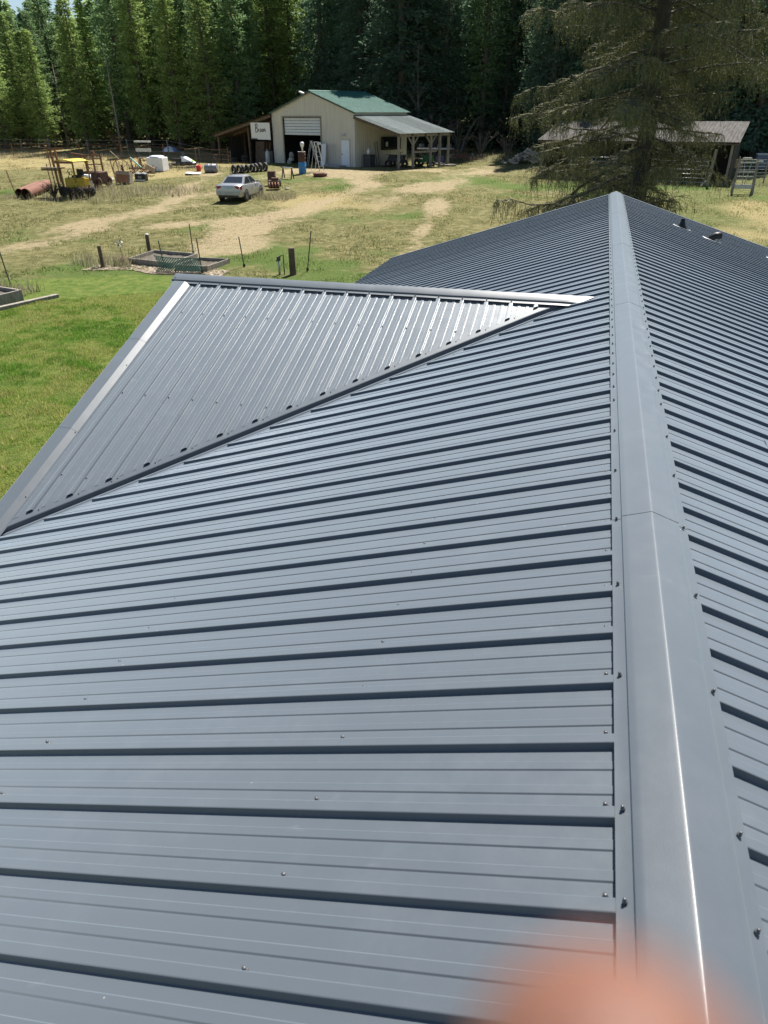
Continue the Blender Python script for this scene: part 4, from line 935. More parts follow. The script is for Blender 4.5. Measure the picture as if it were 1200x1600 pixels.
e = thing('black_toolbox', 'black open toolbox with white trim beside the wooden crate', 'toolbox', G3(-34.0, 52.0), .1)
bevel(MB().box(0, 0, .25, .85, .5, .48).build('case', BLACK, e), .03, 1); MB().box(-.22, -.02, .52, .28, .4, .06).box(.25, -.02, .52, .28, .4, .06).box(0, -.26, .06, .8, .02, .09).build('trim', WHITE, e); MB().box(0, -.262, .27, .3, .02, .16).build('latch_plate', GREYPL, e)
e = thing('teal_pole', 'teal painted pole leaning over the scrap', 'pole', G3(-35.4, 53.5)); MB().bar((-.3, 0, 1.45), (.55, 0, .75), .09).build('shaft', TEAL, e); MB().bar((-.42, 0, 1.5), (.1, 0, 0), .06).build('prop', RUSTDARK, e)
e = thing('harrow', 'rusty harrow heap of frames and tines right of the hoop', 'farm implement', G3(-36.0, 55.2), .1)
for k in range(7): MB().bar((-1.0+.25*k, -.6, .12), (-.55+.28*k, .6, .55+.08*(k % 3)), .05).build('tine_bar', RUST if k % 2 else RUSTDARK, e)
for z_ in (.2, .5): MB().bar((-1.1, -.3+z_, z_), (1.2, -.2+z_, z_*.8), .07).build('crossbar', RUSTDARK, e)
MB().tube([(-.75, 0, .4), (-.7, 0, 1.2), (-.35, 0, 1.3), (-.1, 0, 1.2), (-.05, 0, .4)], .04, 6).tube([(0, .2, .4), (.0, .2, 1.2), (.2, .2, 1.25), (.3, .2, 1.0)], .05, 6).build('arch', RUST, e, True)
MB().box(.95, -.3, .55, .8, .05, .35, Euler((0, .45, 0)).to_matrix()).build('plank', WOOD_PALE, e)
for k, (x_, y_, h_) in enumerate(((-34.6, 42.6, .9), (-33.2, 42.5, .7), (-32.3, 43.0, .75))): twig_shrub('dark_shrub', 'dark tangled dead bush at the %s wheels of the yellow forklift' % ('left', 'middle', 'right')[k], x_, y_, h_, 34, mat('dark_twig', (.03, .026, .02), .9, col2=(.07, .06, .045), scale=4), 1.1, 60+k, .022)
# white chest, table frame, snowmobile, small stuff
e = thing('white_tank', 'square white chest tank with low domed lid', 'tank', G3(-36.3, 58.3), .06)
bevel(MB().box(0, 0, .52, 1.42, 1.1, 1.04).build('body', WHITE, e), .05, 2); MB().lathe([(.62, 1.04), (.60, 1.12), (.4, 1.17), (.001, 1.19)], 20).build('lid', WHITE, e, True); MB().box(0, 0, .03, 1.3, 1.0, .06).build('base', CHAR, e)
e = thing('white_shelf_frame', 'thin post frame with two white boards behind the white tank', 'shelf', G3(-39.5, 61.5), 0)
for x_ in (-.55, .55): MB().bar((x_, 0, 0), (x_, 0, 1.9), .06).build('post', CHAR, e)
MB().box(0, 0, 1.95, 1.45, .4, .12).build('shelf_board', OFFWHITE, e); MB().box(.05, -.1, 1.30, 1.5, .05, .28).build('shelf_board', OFFWHITE, e); MB().box(0, 0, .7, 1.3, .3, .05).build('shelf_board', WOOD_GREY, e)
e = thing('snowmobile', 'white and lime green snowmobile parked in the field', 'snowmobile', G3(-35.6, 61.4), -.15); e.scale = (.85,)*3
hd = MB().grid([[(x_, -w_, z_), (x_, -w_*.7, z_+h_), (x_, 0, z_+h_*1.15), (x_, w_*.7, z_+h_), (x_, w_, z_)] for x_, w_, z_, h_ in ((0, .42, .45, .5), (.35, .48, .40, .48), (.8, .45, .36, .34), (1.2, .32, .36, .2), (1.45, .10, .38, .06))])
smooth_by_angle(hd.build('hood', WHITE, e), 50); MB().box(.95, 0, .66, .7, .34, .04, Euler((0, .32, 0)).to_matrix()).build('hood_stripe', LIME, e); bevel(MB().box(.12, 0, .92, .5, .6, .12, Euler((0, .25, 0)).to_matrix()).build('hood_top', WHITE, e), .03, 1)
bevel(MB().box(.6, -.0, .36, 1.3, .94, .36).build('side_panel', BLACK, e), .08, 2)
bevel(MB().box(-.75, 0, .68, 1.35, .36, .22).build('seat', BLACK, e), .08, 2); bevel(MB().box(-.75, 0, .28, 1.7, .40, .38).build('track', CHAR, e), .12, 3)
MB().sheet([(.18, -.26, .95), (-.12, -.22, 1.38), (-.12, .22, 1.38), (.18, .26, .95)], (.02, 0, .01)).build('windshield', GLASS, e); MB().bar((-.15, -.38, 1.12), (-.15, .38, 1.12), .04).bar((-.15, 0, 1.12), (.05, 0, .85), .05).build('handlebar', BLACK, e)
for s in (-1, 1): MB().tube([(.5, s*.45, .05), (1.35, s*.45, .05), (1.7, s*.45, .18)], .055, 6).bar((1.0, s*.42, .08), (.85, s*.3, .42), .05).build('ski', GREYPL, e)
e = thing('log_scrap', 'grey tangle of old branches between tank and snowmobile', 'branches', G3(-37.6, 60.4), 0)
for k in range(9): MB().tube([(rnd.uniform(-.8, 1.5), rnd.uniform(-.3, .3), rnd.uniform(0, .3)), (rnd.uniform(-.5, 1.2), 0, rnd.uniform(.2, .55)), (rnd.uniform(-.8, 1.8), rnd.uniform(-.3, .3), rnd.uniform(.1, .5))], .06, 5).build('branch', (WOOD_BROWN, DEADWOOD)[k % 2], e)
e = thing('red_bucket', 'bright red bucket on the grass left of the barn', 'bucket', G3(-32.7, 58.6)); MB().lathe([(.001, 0), (.17, 0), (.23, .46), (.21, .46), (.16, .03), (.001, .03)], 16).build('pail', RED, e, True); MB().tube([(.22*math.cos(a), 0, .44+.16*math.sin(a)) for a in np.linspace(0, PI, 7)], .010, 5).build('handle', GREYPL, e)
e = thing('white_board', 'flat white board lying in the grass before the red bucket', 'board', G3(-31.9, 56.2), .2); MB().box(0, 0, .12, 1.15, .6, .05, Euler((.1, .04, 0)).to_matrix()).build('plate', WHITE, e); MB().box(-.35, -.1, .05, .5, .35, .1).build('block', CHAR, e)
e = barrel('grey_drum', 'grey plastic drum lying on its side left of the barn', G3(-31.5, 57.5, .34), GREYPL, .34, .98, lid=CHAR); e.rotation_euler = (0, PI/2, .25)
e = thing('dome_tent', 'small blue and white dome tent at the forest edge', 'tent', G3(-45.0, 75.2), .3); e.scale = (.8, .8, .6)
rows = []
for i in range(7):
    a = i/6*PI/2; rows.append([(1.05*math.cos(a)*math.cos(t), .85*math.cos(a)*math.sin(t), .85*math.sin(a)) for t in np.linspace(0, 2*PI, 13)])
MB().grid(rows).build('canopy', mat('tent_blue', (.16, .30, .58), .6, var=.15), e, True); MB().grid([[(1.09*math.cos(a)*math.cos(t), .89*math.cos(a)*math.sin(t), .885*math.sin(a)) for t in (-2.2, -1.9, -1.6, -1.3, -1.0)] for a in np.linspace(0, 1.45, 6)]).build('fly_panel', WHITE, e, True)
MB().grid([[(1.05*math.cos(t)*k_, .9*math.sin(t)*k_, .03*(2-k_)) for t in np.linspace(0, 2*PI, 13)] for k_ in (1, 1.45)]).build('skirt', OFFWHITE, e)
for k, (x_, y_, h_) in enumerate(((-41.8, 46.0, 1.5), (-39.3, 44.5, 1.4), (-37.2, 45.8, 1.7))):
    e = thing('stake', 'thin %s stake standing behind the rust-brown pipes' % ('leftmost', 'leaning middle', 'rightmost')[k], 'stake', G3(x_, y_), group='stakes behind the pipes'); MB().bar((0, 0, 0), ((-.12, -.3, -.1)[k], 0, h_), .05).build('shaft', RUST, e)

# ------------------------------------------------------------------ garden beside the lawn
def raised_bed(label, pts, h, board=.05, mat_=WOOD_GREY):
    c = sum((Vector((p[0], p[1], 0)) for p in pts), Vector())/4; e = thing('raised_bed', label, 'raised bed', G3(c.x, c.y))
    q = [Vector((p[0]-c.x, p[1]-c.y, 0)) for p in pts]
    for i in range(4):
        a, b = q[i], q[(i+1) % 4]; dirn = (b-a).normalized()
        MB().bar(tuple(a+dirn*(.0 if i % 2 else -.025)+Vector((0, 0, h/2-.02))), tuple(b-dirn*(.0 if i % 2 else -.025)+Vector((0, 0, h/2-.02))), board, h+.04).build('board', mat_, e)
    for p in q: MB().box(p.x*.97, p.y*.97, h/2, .08, .08, h).build('corner_post', mat_, e)
    n = 12; rows = [[tuple((q[0]*(1-u)+q[1]*u)*(1-v)*.98+(q[3]*(1-u)+q[2]*u)*v*.98+Vector((0, 0, h-.17+.07*rnd.random()))) for u in np.linspace(.02, .98, n)] for v in np.linspace(.02, .98, n)]
    MB().grid(rows).build('soil', SOIL, e, True); return e
raised_bed('left raised garden bed with grey boards beside the green mesh', [(-18.7, 26.5), (-16.45, 26.05), (-16.5, 28.2), (-18.75, 28.55)], .20)
raised_bed('right raised garden bed with pale boards behind the green mesh', [(-16.1, 25.75), (-14.75, 25.8), (-14.65, 27.5), (-16.0, 27.5)], .20)
raised_bed('weathered raised bed cut off by the left edge of the lawn', [(-18.85, 18.2), (-18.55, 19.95), (-20.6, 20.45), (-20.95, 18.7)], .36, .07)
e = thing('landscape_timber', 'long weathered timber lying along the lawn edge by the raised bed', 'timber', G3(-18.05, 19.55), math.atan2(2.15, .62)); bevel(MB().box(0, 0, .06, 2.35, .16, .12).build('beam', WOOD_GREY, e), .01, 1)
e = thing('gravel_edge', 'strip of pale gravel and chips around the raised beds', 'gravel', G3(-17.6, 25.6)); bpy.data.objects.remove(e)
r_ = np.random.default_rng(5); n = 1500
X = -19.8+5.9*r_.random(n); Y = 25.15+.0*X+1.0*r_.random(n)**1.5+ .25*np.sin(X*2); sel = r_.random(n) < .9
P = np.zeros((n, 4, 3)); s_ = .03+.05*r_.random(n); a_ = r_.random(n)*6.28; zz = gzr(X, Y)+.006+.02*r_.random(n)
for k in range(4): P[:, k] = np.stack([X+s_*np.cos(a_+k*PI/2), Y+s_*np.sin(a_+k*PI/2), zz+.012*r_.random(n)], 1)
C_ = np.where((r_.random(n) < .3)[:, None], np.array([.33, .275, .21]), np.array([.22, .175, .125]))*(.7+.6*r_.random(n))[:, None]
tag(put('bark_chips', np_mesh('bark_chips', P.reshape(-1, 3), 4, leaf_mat('chips', 0.0, .9), np.repeat(C_, 4, 0))), 'pale bark chips spread around the raised garden beds', 'bark chips', kind='stuff')
def wood_post(label, x, y, h, w, tilt=0., cap=True):
    e = thing('wooden_post', label, 'post', G3(x, y)); o = MB().tube([(0, 0, -.1), (tilt*.5, 0, h*.5), (tilt, .01, h)], [w*.55, w*.5, w*.48], 9).build('shaft', WOOD_BROWN, e)
    if cap: MB().lathe([(.001, h+.05), (w*.3, h+.04), (w*.5, h+.0), (w*.5, h-.02)], 9, (tilt, .01, 0)).build('cap', OFFWHITE, e)
    return e
wood_post('short wooden post left of the raised garden beds', -19.32, 25.6, .82, .16, -.05, False); wood_post('wooden post with white cap behind the left garden bed', -19.1, 28.7, .76, .17, -.02)
wood_post('thick dark wooden post right of the garden beds', -11.25, 26.1, .98, .25, -.02, False)
def tpost(label, x, y, h, tilt): e = thing('garden_stake', label, 'stake', G3(x, y), group='thin stakes in the garden'); MB().bar((0, 0, -.1), (tilt, 0, h), .035, .03).build('shaft', mat('stake_green', (.03, .045, .035), .6), e); MB().box(tilt*.1, 0, .06, .10, .012, .14).build('spade', mat('stake_green', (0, 0, 0)), e)
tpost('thin dark stake at the left end of the green mesh', -16.75, 26.0, 1.05, -.12); tpost('tall thin dark stake behind the right garden bed', -17.0, 28.8, 1.25, -.02)
tpost('thin dark stake through the right end of the green mesh', -14.78, 25.45, 1.30, -.08); tpost('thin dark stake standing alone right of the garden beds', -13.7, 26.95, 1.15, -.13); tpost('thin stake behind the raised bed at the left edge', -20.5, 21.7, 1.2, -.12)
tpost('bare thin stick leaning above the thick dark post', -10.95, 26.8, 1.5, .25)
# green mesh: diagonal net between stakes
e = thing('mesh_fence', 'dark green plastic mesh fence sagging before the garden beds', 'mesh fence', G3(-15.75, 25.4)); nm = MB(); L_, Hh = 2.0, .58
def sag(x_, z_): return (x_, .08*math.sin(x_*3)+.05*math.sin(z_*9+x_), z_*(1-.06*math.sin(x_*2+1)))
for k in range(-6, 21):
    for sgn in (1, -1):
        pts = [];  x0_ = -L_/2+k*.1
        for t in np.linspace(0, 1, 5):
            x_ = x0_+sgn*t*Hh+(Hh if sgn < 0 else 0)
            if -L_/2 <= x_ <= L_/2: pts.append(sag(x_, t*Hh))
        if len(pts) > 1: nm.tube(pts, .016, 3, False)
nm.tube([sag(x_, Hh) for x_ in np.linspace(-L_/2, L_/2, 12)], .014, 4).tube([sag(x_, .01) for x_ in np.linspace(-L_/2, L_/2, 12)], .014, 4)
nm.build('net', mat('net_green', (.03, .12, .095), .6), e)
# pinwheel, hydrant
e = thing('pinwheel', 'small metal pinwheel on a thin stem left of the garden beds', 'pinwheel', G3(-19.0, 26.5)); MB().bar((0, 0, 0), (0, 0, .78), .014).build('stem', CHAR, e)
for k in range(8):
    a = k*PI/4; c_, s_2 = math.cos(a), math.sin(a)
    MB().tube([(.04*c_, -.03, .80+.04*s_2), (.13*math.cos(a+.35), -.05, .80+.13*math.sin(a+.35)), (.20*math.cos(a+.1), -.03, .80+.20*math.sin(a+.1))], [.012, .034, .010], 5, True, .4).build('blade', (ALU, CHAR)[k % 2], e)
e = thing('yard_hydrant', 'grey yard hydrant with dark handle beside the thick post', 'hydrant', G3(-11.75, 25.95)); MB().cyl((0, 0, 0), (0, 0, .55), .045, .04, 10).build('standpipe', GALV, e, True); MB().box(0, 0, .60, .12, .10, .14).bar((0, 0, .66), (.16, 0, .72), .03).bar((0, 0, .58), (-.10, 0, .50), .05).build('head', CHAR, e); MB().bar((.18, .05, 0), (.18, .05, .75), .03).build('stand_rod', CHAR, e)
# dead shrub by the bed corner
twig_shrub('dry_shrub', 'small dry brown shrub at the left corner of the garden bed', -18.75, 26.15, .42, 26, WOOD_PALE, .9, 3, .010)
for k, (x_, y_, h_, lab) in enumerate(((-11.4, 73.6, 3.0, 'pale bare shrub left of the firewood pile'), (-13.6, 74.5, 4.2, 'bare grey shrub just past the right lean-to'), (-9.0, 74.0, 2.4, 'low bare shrub behind the firewood pile'), (-16.2, 76.0, 4.6, 'tall bare shrub behind the right lean-to roof'), (-50.5, 74.0, 3.0, 'rust-brown bare bush at the forest edge behind the far fence'))):
    twig_shrub('bare_shrub', lab, x_, y_, h_*.72, 13, mat('shrub_twig', (.12, .10, .08), .9, col2=(.22, .19, .16), scale=2) if k < 4 else RUST, .85, 20+k, .02)
def bare_sapling(label, x, y, h, seed):
    rr = random.Random(seed); e = thing('bare_sapling', label, 'tree', G3(x, y)); MB().tube([(0, 0, -.1), (.1, 0, h*.4), (-.05, .1, h*.75), (.05, 0, h)], [.13, .10, .06, .02], 7).build('trunk', mat('pale_bark', (.19, .175, .155), .9), e, True); tw = MB()
    for k in range(24):
        z = h*rr.uniform(.35, .95); a = rr.uniform(0, 6.28); l = (h-z)*.28+.4; d_ = Vector((math.cos(a), math.sin(a), .9)); p = Vector((0, 0, z)); q = p+d_*l*.7; tw.tube([tuple(p), tuple(p+d_*l*.4+Vector((0, 0, .02))), tuple(q)], [.03, .02, .008], 4)
        for j in range(4): b = p.lerp(q, rr.uniform(.3, 1)); tw.tube([tuple(b), tuple(b+Vector((rr.uniform(-1, 1), rr.uniform(-1, 1), rr.uniform(.2, 1)))*.45)], [.012, .006], 3, False)
    tw.build('crown', mat('pale_bark', (0, 0, 0)), e)
bare_sapling('thin pale bare sapling rising behind the right lean-to', -18.8, 79.0, 9.5, 5)

# ------------------------------------------------------------------ loafing shed, corral and fences on the right
SO = Vector((-4.75, 59.6)); SU = Vector((12.95, -2.85)).normalized(); SRZ = math.atan2(SU.y, SU.x); SZ = 1.30; SW, SD = 13.1, 5.0
shed = thing('loafing_shed', 'long open-front shed with streaked weathered metal roof', 'shed', (SO.x, SO.y, SZ), SRZ); FZ, BKZ = 2.48, 3.62
SHROOF = mat('stained_old_roof', (.032, .028, .025), .85, 0, col2=(.115, .108, .104), scale=2.6, stretch=(3.5, .30, 1), spec=.15)
sr = MB().sheet([(-.2, -.35, FZ-.06), (SW+.25, -.35, FZ-.06), (SW+.25, SD+.2, BKZ+.0), (-.2, SD+.2, BKZ+.0)], (0, 0, -.10)).build('roof', WOOD_BROWN, shed)
roof_panels('roof_panel', (-.25, SD+.25, BKZ+.03), (SW+.55, 0, 0), (0, -SD-.65, -(BKZ-FZ)*(SD+.65)/(SD+.55)), 15, SHROOF, sr, 4, .018)
for k in range(5): MB().box(.1+k*(SW-.2)/4, .0, FZ/2-.2, .16, .16, FZ+.3).build('post', WOOD_GREY, shed)
for k in range(16): [MB().box(x_, .15+k*(SD-.3)/15, 1.2, .03, .30, FZ+.2+.9*k/16)  .build('side_board', SHADE_WALL, shed) for x_ in (-.02, SW+.02)]  # boards coloured dark to give the shade inside the shed
m = MB(); wall_ribs(m, 0, SW, -.3, lambda a: BKZ-.15, SD); m.build('back_wall', SHADE_WALL, shed)
for x_ in (.36, .66): MB().box(SW*x_, SD*.5, 1.1, .10, SD, 2.6).build('partition', SHADE_WALL, shed)
def corral(label, p0, p1, h=1.5, n=6):
    p0, p1 = Vector(p0), Vector(p1); c = (p0+p1)/2; z = gh(c.x, c.y); L_ = (p1-p0).length
    e = thing('corral_panel', label, 'corral panel', (c.x, c.y, z), math.atan2(p1.y-p0.y, p1.x-p0.x), 'pipe corral panels before the shed')
    for k in range(n): MB().cyl((-L_/2+.04, 0, .22+k*(h-.25)/(n-1)), (L_/2-.04, 0, .22+k*(h-.25)/(n-1)), .024, None, 7).build('rail', GALV, e, True)
    for x_ in (-L_/2+.03, 0, L_/2-.03): MB().cyl((x_, 0, 0), (x_, 0, h), .03, None, 7).build('upright', GALV, e, True)
c0, c1 = Vector((-2.5, 58.3)), Vector((6.45, 55.2))
for k in range(3): corral(('left', 'middle', 'right')[k]+' galvanised pipe corral panel in front of the long shed', c0.lerp(c1, k/3), c0.lerp(c1, (k+1)/3))
e = thing('gate_post', 'leaning grey wooden gate post at the end of the corral', 'post', G3(6.6, 55.1)); MB().bar((0, 0, -.1), (.16, 0, 2.2), .17, .17).build('timber', WOOD_GREY, e); MB().bar((-.35, -.1, .05), (-.05, 0, .35), .12).build('foot_block', WOOD_GREY, e); MB().box(.05, -.1, .7, .08, .05, .05).box(.12, -.1, 1.5, .08, .05, .05).build('hinge', GALV, e)
e = thing('cattle_headgate', 'wooden cattle headgate stand with metal bars and white sill', 'headgate', G3(8.35, 52.2), -.1)
for s in (-1, 1): MB().bar((s*.58, -.35, -.05), (s*.50, .1, 1.95), .12, .14).build('post', WOOD_GREY, e); MB().bar((s*.58, .75, -.05), (s*.52, .15, 1.5), .08, .1).build('brace', WOOD_GREY, e)
for z_ in (1.25, 1.75, 1.9): MB().bar((-.55, .05, z_), (.55, .05, z_), .05).build('crossbar', GALV, e)
MB().box(0, -.25, .42, 1.05, .08, .24).build('sill_board', OFFWHITE, e); MB().tube([(-.2, 0, 1.85), (-.15, 0, 1.2), (-.08, 0, .55)], .025, 6).tube([(.2, 0, 1.85), (.12, 0, 1.2), (.05, 0, .55)], .025, 6).build('neck_bar', GALV, e, True)
MB().box(-.1, .0, 1.98, .5, .12, .08).box(.62, .0, 1.82, .4, .1, .05).build('latch', OFFWHITE, e); MB().box(0, .05, .95, 1.0, .04, .05).build('rod', GALV, e)
e = thing('water_tank', 'grey-blue plastic water tank beside the wire fence', 'tank', G3(11.5, 65.6)); bevel(MB().box(0, 0, .55, .95, .8, 1.0).build('body', mat('tank_blue', (.16, .19, .26), .5, var=.15), e), .10, 3); bevel(MB().box(0, 0, 1.10, .9, .75, .12).build('lid', OFFWHITE, e), .03, 1)
e = thing('metal_shelter_panel', 'low pale wooden feeder just past the shed end', 'feeder', G3(8.9, 60.5), -.2); MB().box(0, 0, .9, .95, .5, .55).build('bin', WOOD_PALE, e)
for sx in (-.4, .4):
    for sy in (-.18, .18): MB().box(sx, sy, .3, .08, .08, .66).build('leg', WOOD_GREY, e)
def fence(name, label, pts, h, wires, post_m, wire_m, step=3.0, pw=.09, wr=.008):
    e = thing(name, label, 'fence', G3(*pts[0])); o = Vector(G3(*pts[0]))
    for (x0, y0), (x1, y1) in zip(pts[:-1], pts[1:]):
        n_ = max(1, int(round(math.hypot(x1-x0, y1-y0)/step))); tops = []
        for k in range(n_+1):
            x_, y_ = x0+(x1-x0)*k/n_, y0+(y1-y0)*k/n_; q = Vector(G3(x_, y_))-o; hh = h*rnd.uniform(.95, 1.1)
            MB().bar(tuple(q-Vector((0, 0, .1))), tuple(q+Vector((rnd.uniform(-.06, .06), rnd.uniform(-.06, .06), hh))), pw).build('post', post_m, e); tops.append(q)
        for z_ in wires: MB().tube([tuple(q+Vector((0, -pw*.5, z_))) for q in tops], wr, 4, False).build('wire', wire_m, e)
fence('pasture_fence', 'long rail fence along the forest edge on the left', [(-74, 74.5), (-58, 72.6), (-44, 73.2), (-37, 73.5)], 1.3, (.5, .85, 1.2), WOOD_GREY, WOOD_GREY, 4.2, .09, .016)
fence('wire_fence', 'woven wire fence running right from the shed', [(8.8, 58.3), (12.5, 58.8), (19.0, 59.5)], 1.45, (.15, .35, .55, .75, .95, 1.15, 1.35), WOOD_GREY, GALV, 2.4, .09, .007)
fence('wire_fence', 'wire fence across the field behind the snowmobile', [(-33.6, 66.0), (-40.5, 66.5), (-50, 66.8), (-62, 67.0)], 1.3, (.4, .8, 1.2), RUST, RUST, 4.0, .05, .006)
e = thing('firewood_pile', 'heap of split pale firewood left of the long shed', 'firewood', G3(-6.5, 68.6)); lg = MB(); rr = random.Random(4)
for k in range(170):
    a = rr.uniform(0, 6.28); x_, y_ = rr.gauss(0, .75), rr.gauss(0, .6); z_ = max(.05, (1.15-.62*math.hypot(x_/1.1, y_))*rr.uniform(.3, 1)); d_ = Vector((math.cos(a), math.sin(a), rr.uniform(-.35, .35)))*.22; lg.tube([tuple(Vector((x_, y_, z_))-d_), tuple(Vector((x_, y_, z_))+d_)], rr.uniform(.05, .09), 5)
tag(lg.build('split_logs', mat('firewood', (.30, .25, .19), .9, col2=(.58, .51, .41), scale=6), e), kind='stuff')

# ------------------------------------------------------------------ trees
def crown_tris(P, D, L, W, rs):
    """flat needle sprays: base point P, direction D, length L, width W -> one quad-like kite each"""
    n = len(P); D = D/np.linalg.norm(D, axis=1, keepdims=True); A = rs.normal(size=(n, 3)); S = np.cross(D, A); S /= np.linalg.norm(S, axis=1, keepdims=True)+1e-9
    V = np.zeros((n, 4, 3)); V[:, 0] = P; V[:, 1] = P+D*(L*.45)[:, None]+S*(W/2)[:, None]; V[:, 2] = P+D*L[:, None]; V[:, 3] = P+D*(L*.45)[:, None]-S*(W/2)[:, None]; return V
def conifer(seed, H, R, kind, dens=1.0):
    rs = np.random.default_rng(seed); pts = []; dirs = []; lens = []; cols = []; tr = MB()
    tr.tube([(0, 0, -.3), (.05*rs.normal(), .05*rs.normal(), H*.35), (.08*rs.normal(), .08*rs.normal(), H*.7), (0, 0, H*.98)], [H*.0125+.05, H*.010+.03, H*.006+.015, .015], 7)
    base = {'fir': .05, 'pine': .16, 'larch': .09, 'snag': .25}[kind]; z = H*base
    pal = {'fir': ((.070, .125, .085), (.150, .225, .135)), 'pine': ((.110, .185, .085), (.200, .285, .125)), 'larch': ((.145, .215, .065), (.285, .360, .120)), 'snag': ((.10, .10, .05), (.16, .15, .08))}[kind]
    c0, c1 = np.array(pal[0]), np.array(pal[1])
    while z < H*.985:
        t = (z-H*base)/(H*(1-base)); 
        prof = {'fir': (1-t)**.75*(.75+.25*min(1, t*6)), 'pine': (1-t)**.6*min(1, .35+t*1.6), 'larch': (1-t)**.7*min(1, .45+t*2.2), 'snag': (1-t)**.5*.8}[kind]
        nb = rs.integers(4, 8) if kind != 'snag' else rs.integers(2, 4); a0 = rs.random()*6.28
        for k in range(nb):
            l = R*prof*rs.uniform(.55, 1.15)+.12; a = a0+k*6.28/nb+rs.normal()*.3; up = {'fir': -.28+.5*t, 'pine': .05+.5*t, 'larch': -.10+.5*t, 'snag': .0}[kind]+rs.normal()*.10
            d = np.array([math.cos(a), math.sin(a), up]); tip = np.array([0, 0, z])+d*l
            sagz = -.16*l if kind == 'fir' else -.08*l
            if l > .5: tr.tube([(0, 0, z), tuple(np.array([0, 0, z])+d*l*.5), tuple(tip+[0, 0, sagz])], [.012+.012*l, .010+.006*l, .006], 3, False)
            if kind == 'snag' and rs.random() < .6: continue
            m_ = int((4+l*9.5)*dens); s = rs.uniform(.18, 1.03, m_)**.8; p = np.array([0, 0, z])+d*(l*s)[:, None]; p[:, 2] += sagz*s*s; lat = rs.normal(size=(m_, 3))*[1, 1, .45]
            p = p+lat*(.10*l*(.35+s))[:, None]; dd = d*.8+lat*.9+np.array([0, 0, -.25 if kind != 'pine' else .25]); pts.append(p); dirs.append(dd); lens.append((.17+.17*rs.random(m_))*(1.0 if kind != 'fir' else 1.1)); cols.append(c0+(c1-c0)*rs.random((m_, 1))*(.4+.8*rs.random()))
        z += rs.uniform(.22, .40)*(1.0 if kind != 'snag' else 1.8)
    P = np.concatenate(pts); D = np.concatenate(dirs); L = np.concatenate(lens); C = np.concatenate(cols)
    P = np.concatenate([P, P]); D = np.concatenate([D, D+rs.normal(size=D.shape)*.8]); L = np.concatenate([L, L*.85]); C = np.concatenate([C, C*rs.uniform(.8, 1.2, (len(C), 1))])
    V = crown_tris(P, D, L, L*rs.uniform(.24, .42, len(L)), rs)
    return tr.mesh('trunk', BARK if kind != 'snag' else DEADWOOD, True), np_mesh('crown', V.reshape(-1, 3), 4, NEEDLE, np.repeat(C, 4, 0))
KINDS = {'fir': [conifer(100+i, (19, 22, 17, 24)[i], (2.8, 3.1, 2.5, 3.3)[i], 'fir', 1.8) for i in range(4)], 'larch': [conifer(200+i, (17, 19, 15, 18)[i], (2.5, 2.8, 2.2, 2.6)[i], 'larch', 2.0) for i in range(4)], 'pine': [conifer(300+i, (17, 19, 16)[i], (2.3, 2.6, 2.1)[i], 'pine', 2.0) for i in range(3)], 'snag': [conifer(400+i, (14, 12)[i], 1.6, 'snag', .6) for i in range(2)]}
KH = {'fir': (19, 22, 17, 24), 'larch': (17, 19, 15, 18), 'pine': (17, 19, 16), 'snag': (14, 12)}
def tree_obj(kind, i, x, y, h, label, group, rz):
    s = h/KH[kind][i]; e = thing({'fir': 'fir_tree', 'larch': 'larch_tree', 'pine': 'pine_tree', 'snag': 'dead_tree'}[kind], label, 'tree', G3(x, y), rz, group); e.scale = (s*rnd.uniform(.8, 1.35), s*rnd.uniform(.8, 1.35), s); t, c = KINDS[kind][i]; put('trunk', t, e); put('crown', c, e)
ZONES = [(-46, 'from left, far left forest', 'far left'), (-31, 'from left, forest left of barn', 'left of barn'), (-12, 'from left, forest behind barn', 'behind barn'), (40, 'from left, forest behind long shed', 'behind shed')]
DESC = {'fir': 'dense dark green fir', 'larch': 'tall yellow-green larch', 'pine': 'slender mid-green pine', 'snag': 'grey half-dead conifer'}
ORD = ['first', 'second', 'third', 'fourth', 'fifth', 'sixth', 'seventh', 'eighth', 'ninth', 'tenth', 'eleventh', 'twelfth', 'thirteenth', 'fourteenth', 'fifteenth', 'sixteenth', 'seventeenth', 'eighteenth', 'nineteenth', 'twentieth']
count = {}
rows = [(76.5, 3.6, 0), (79.5, 3.3, 1.5), (83.0, 3.2, .6), (87.5, 3.4, 2.0), (93, 3.8, .4)]
back = []
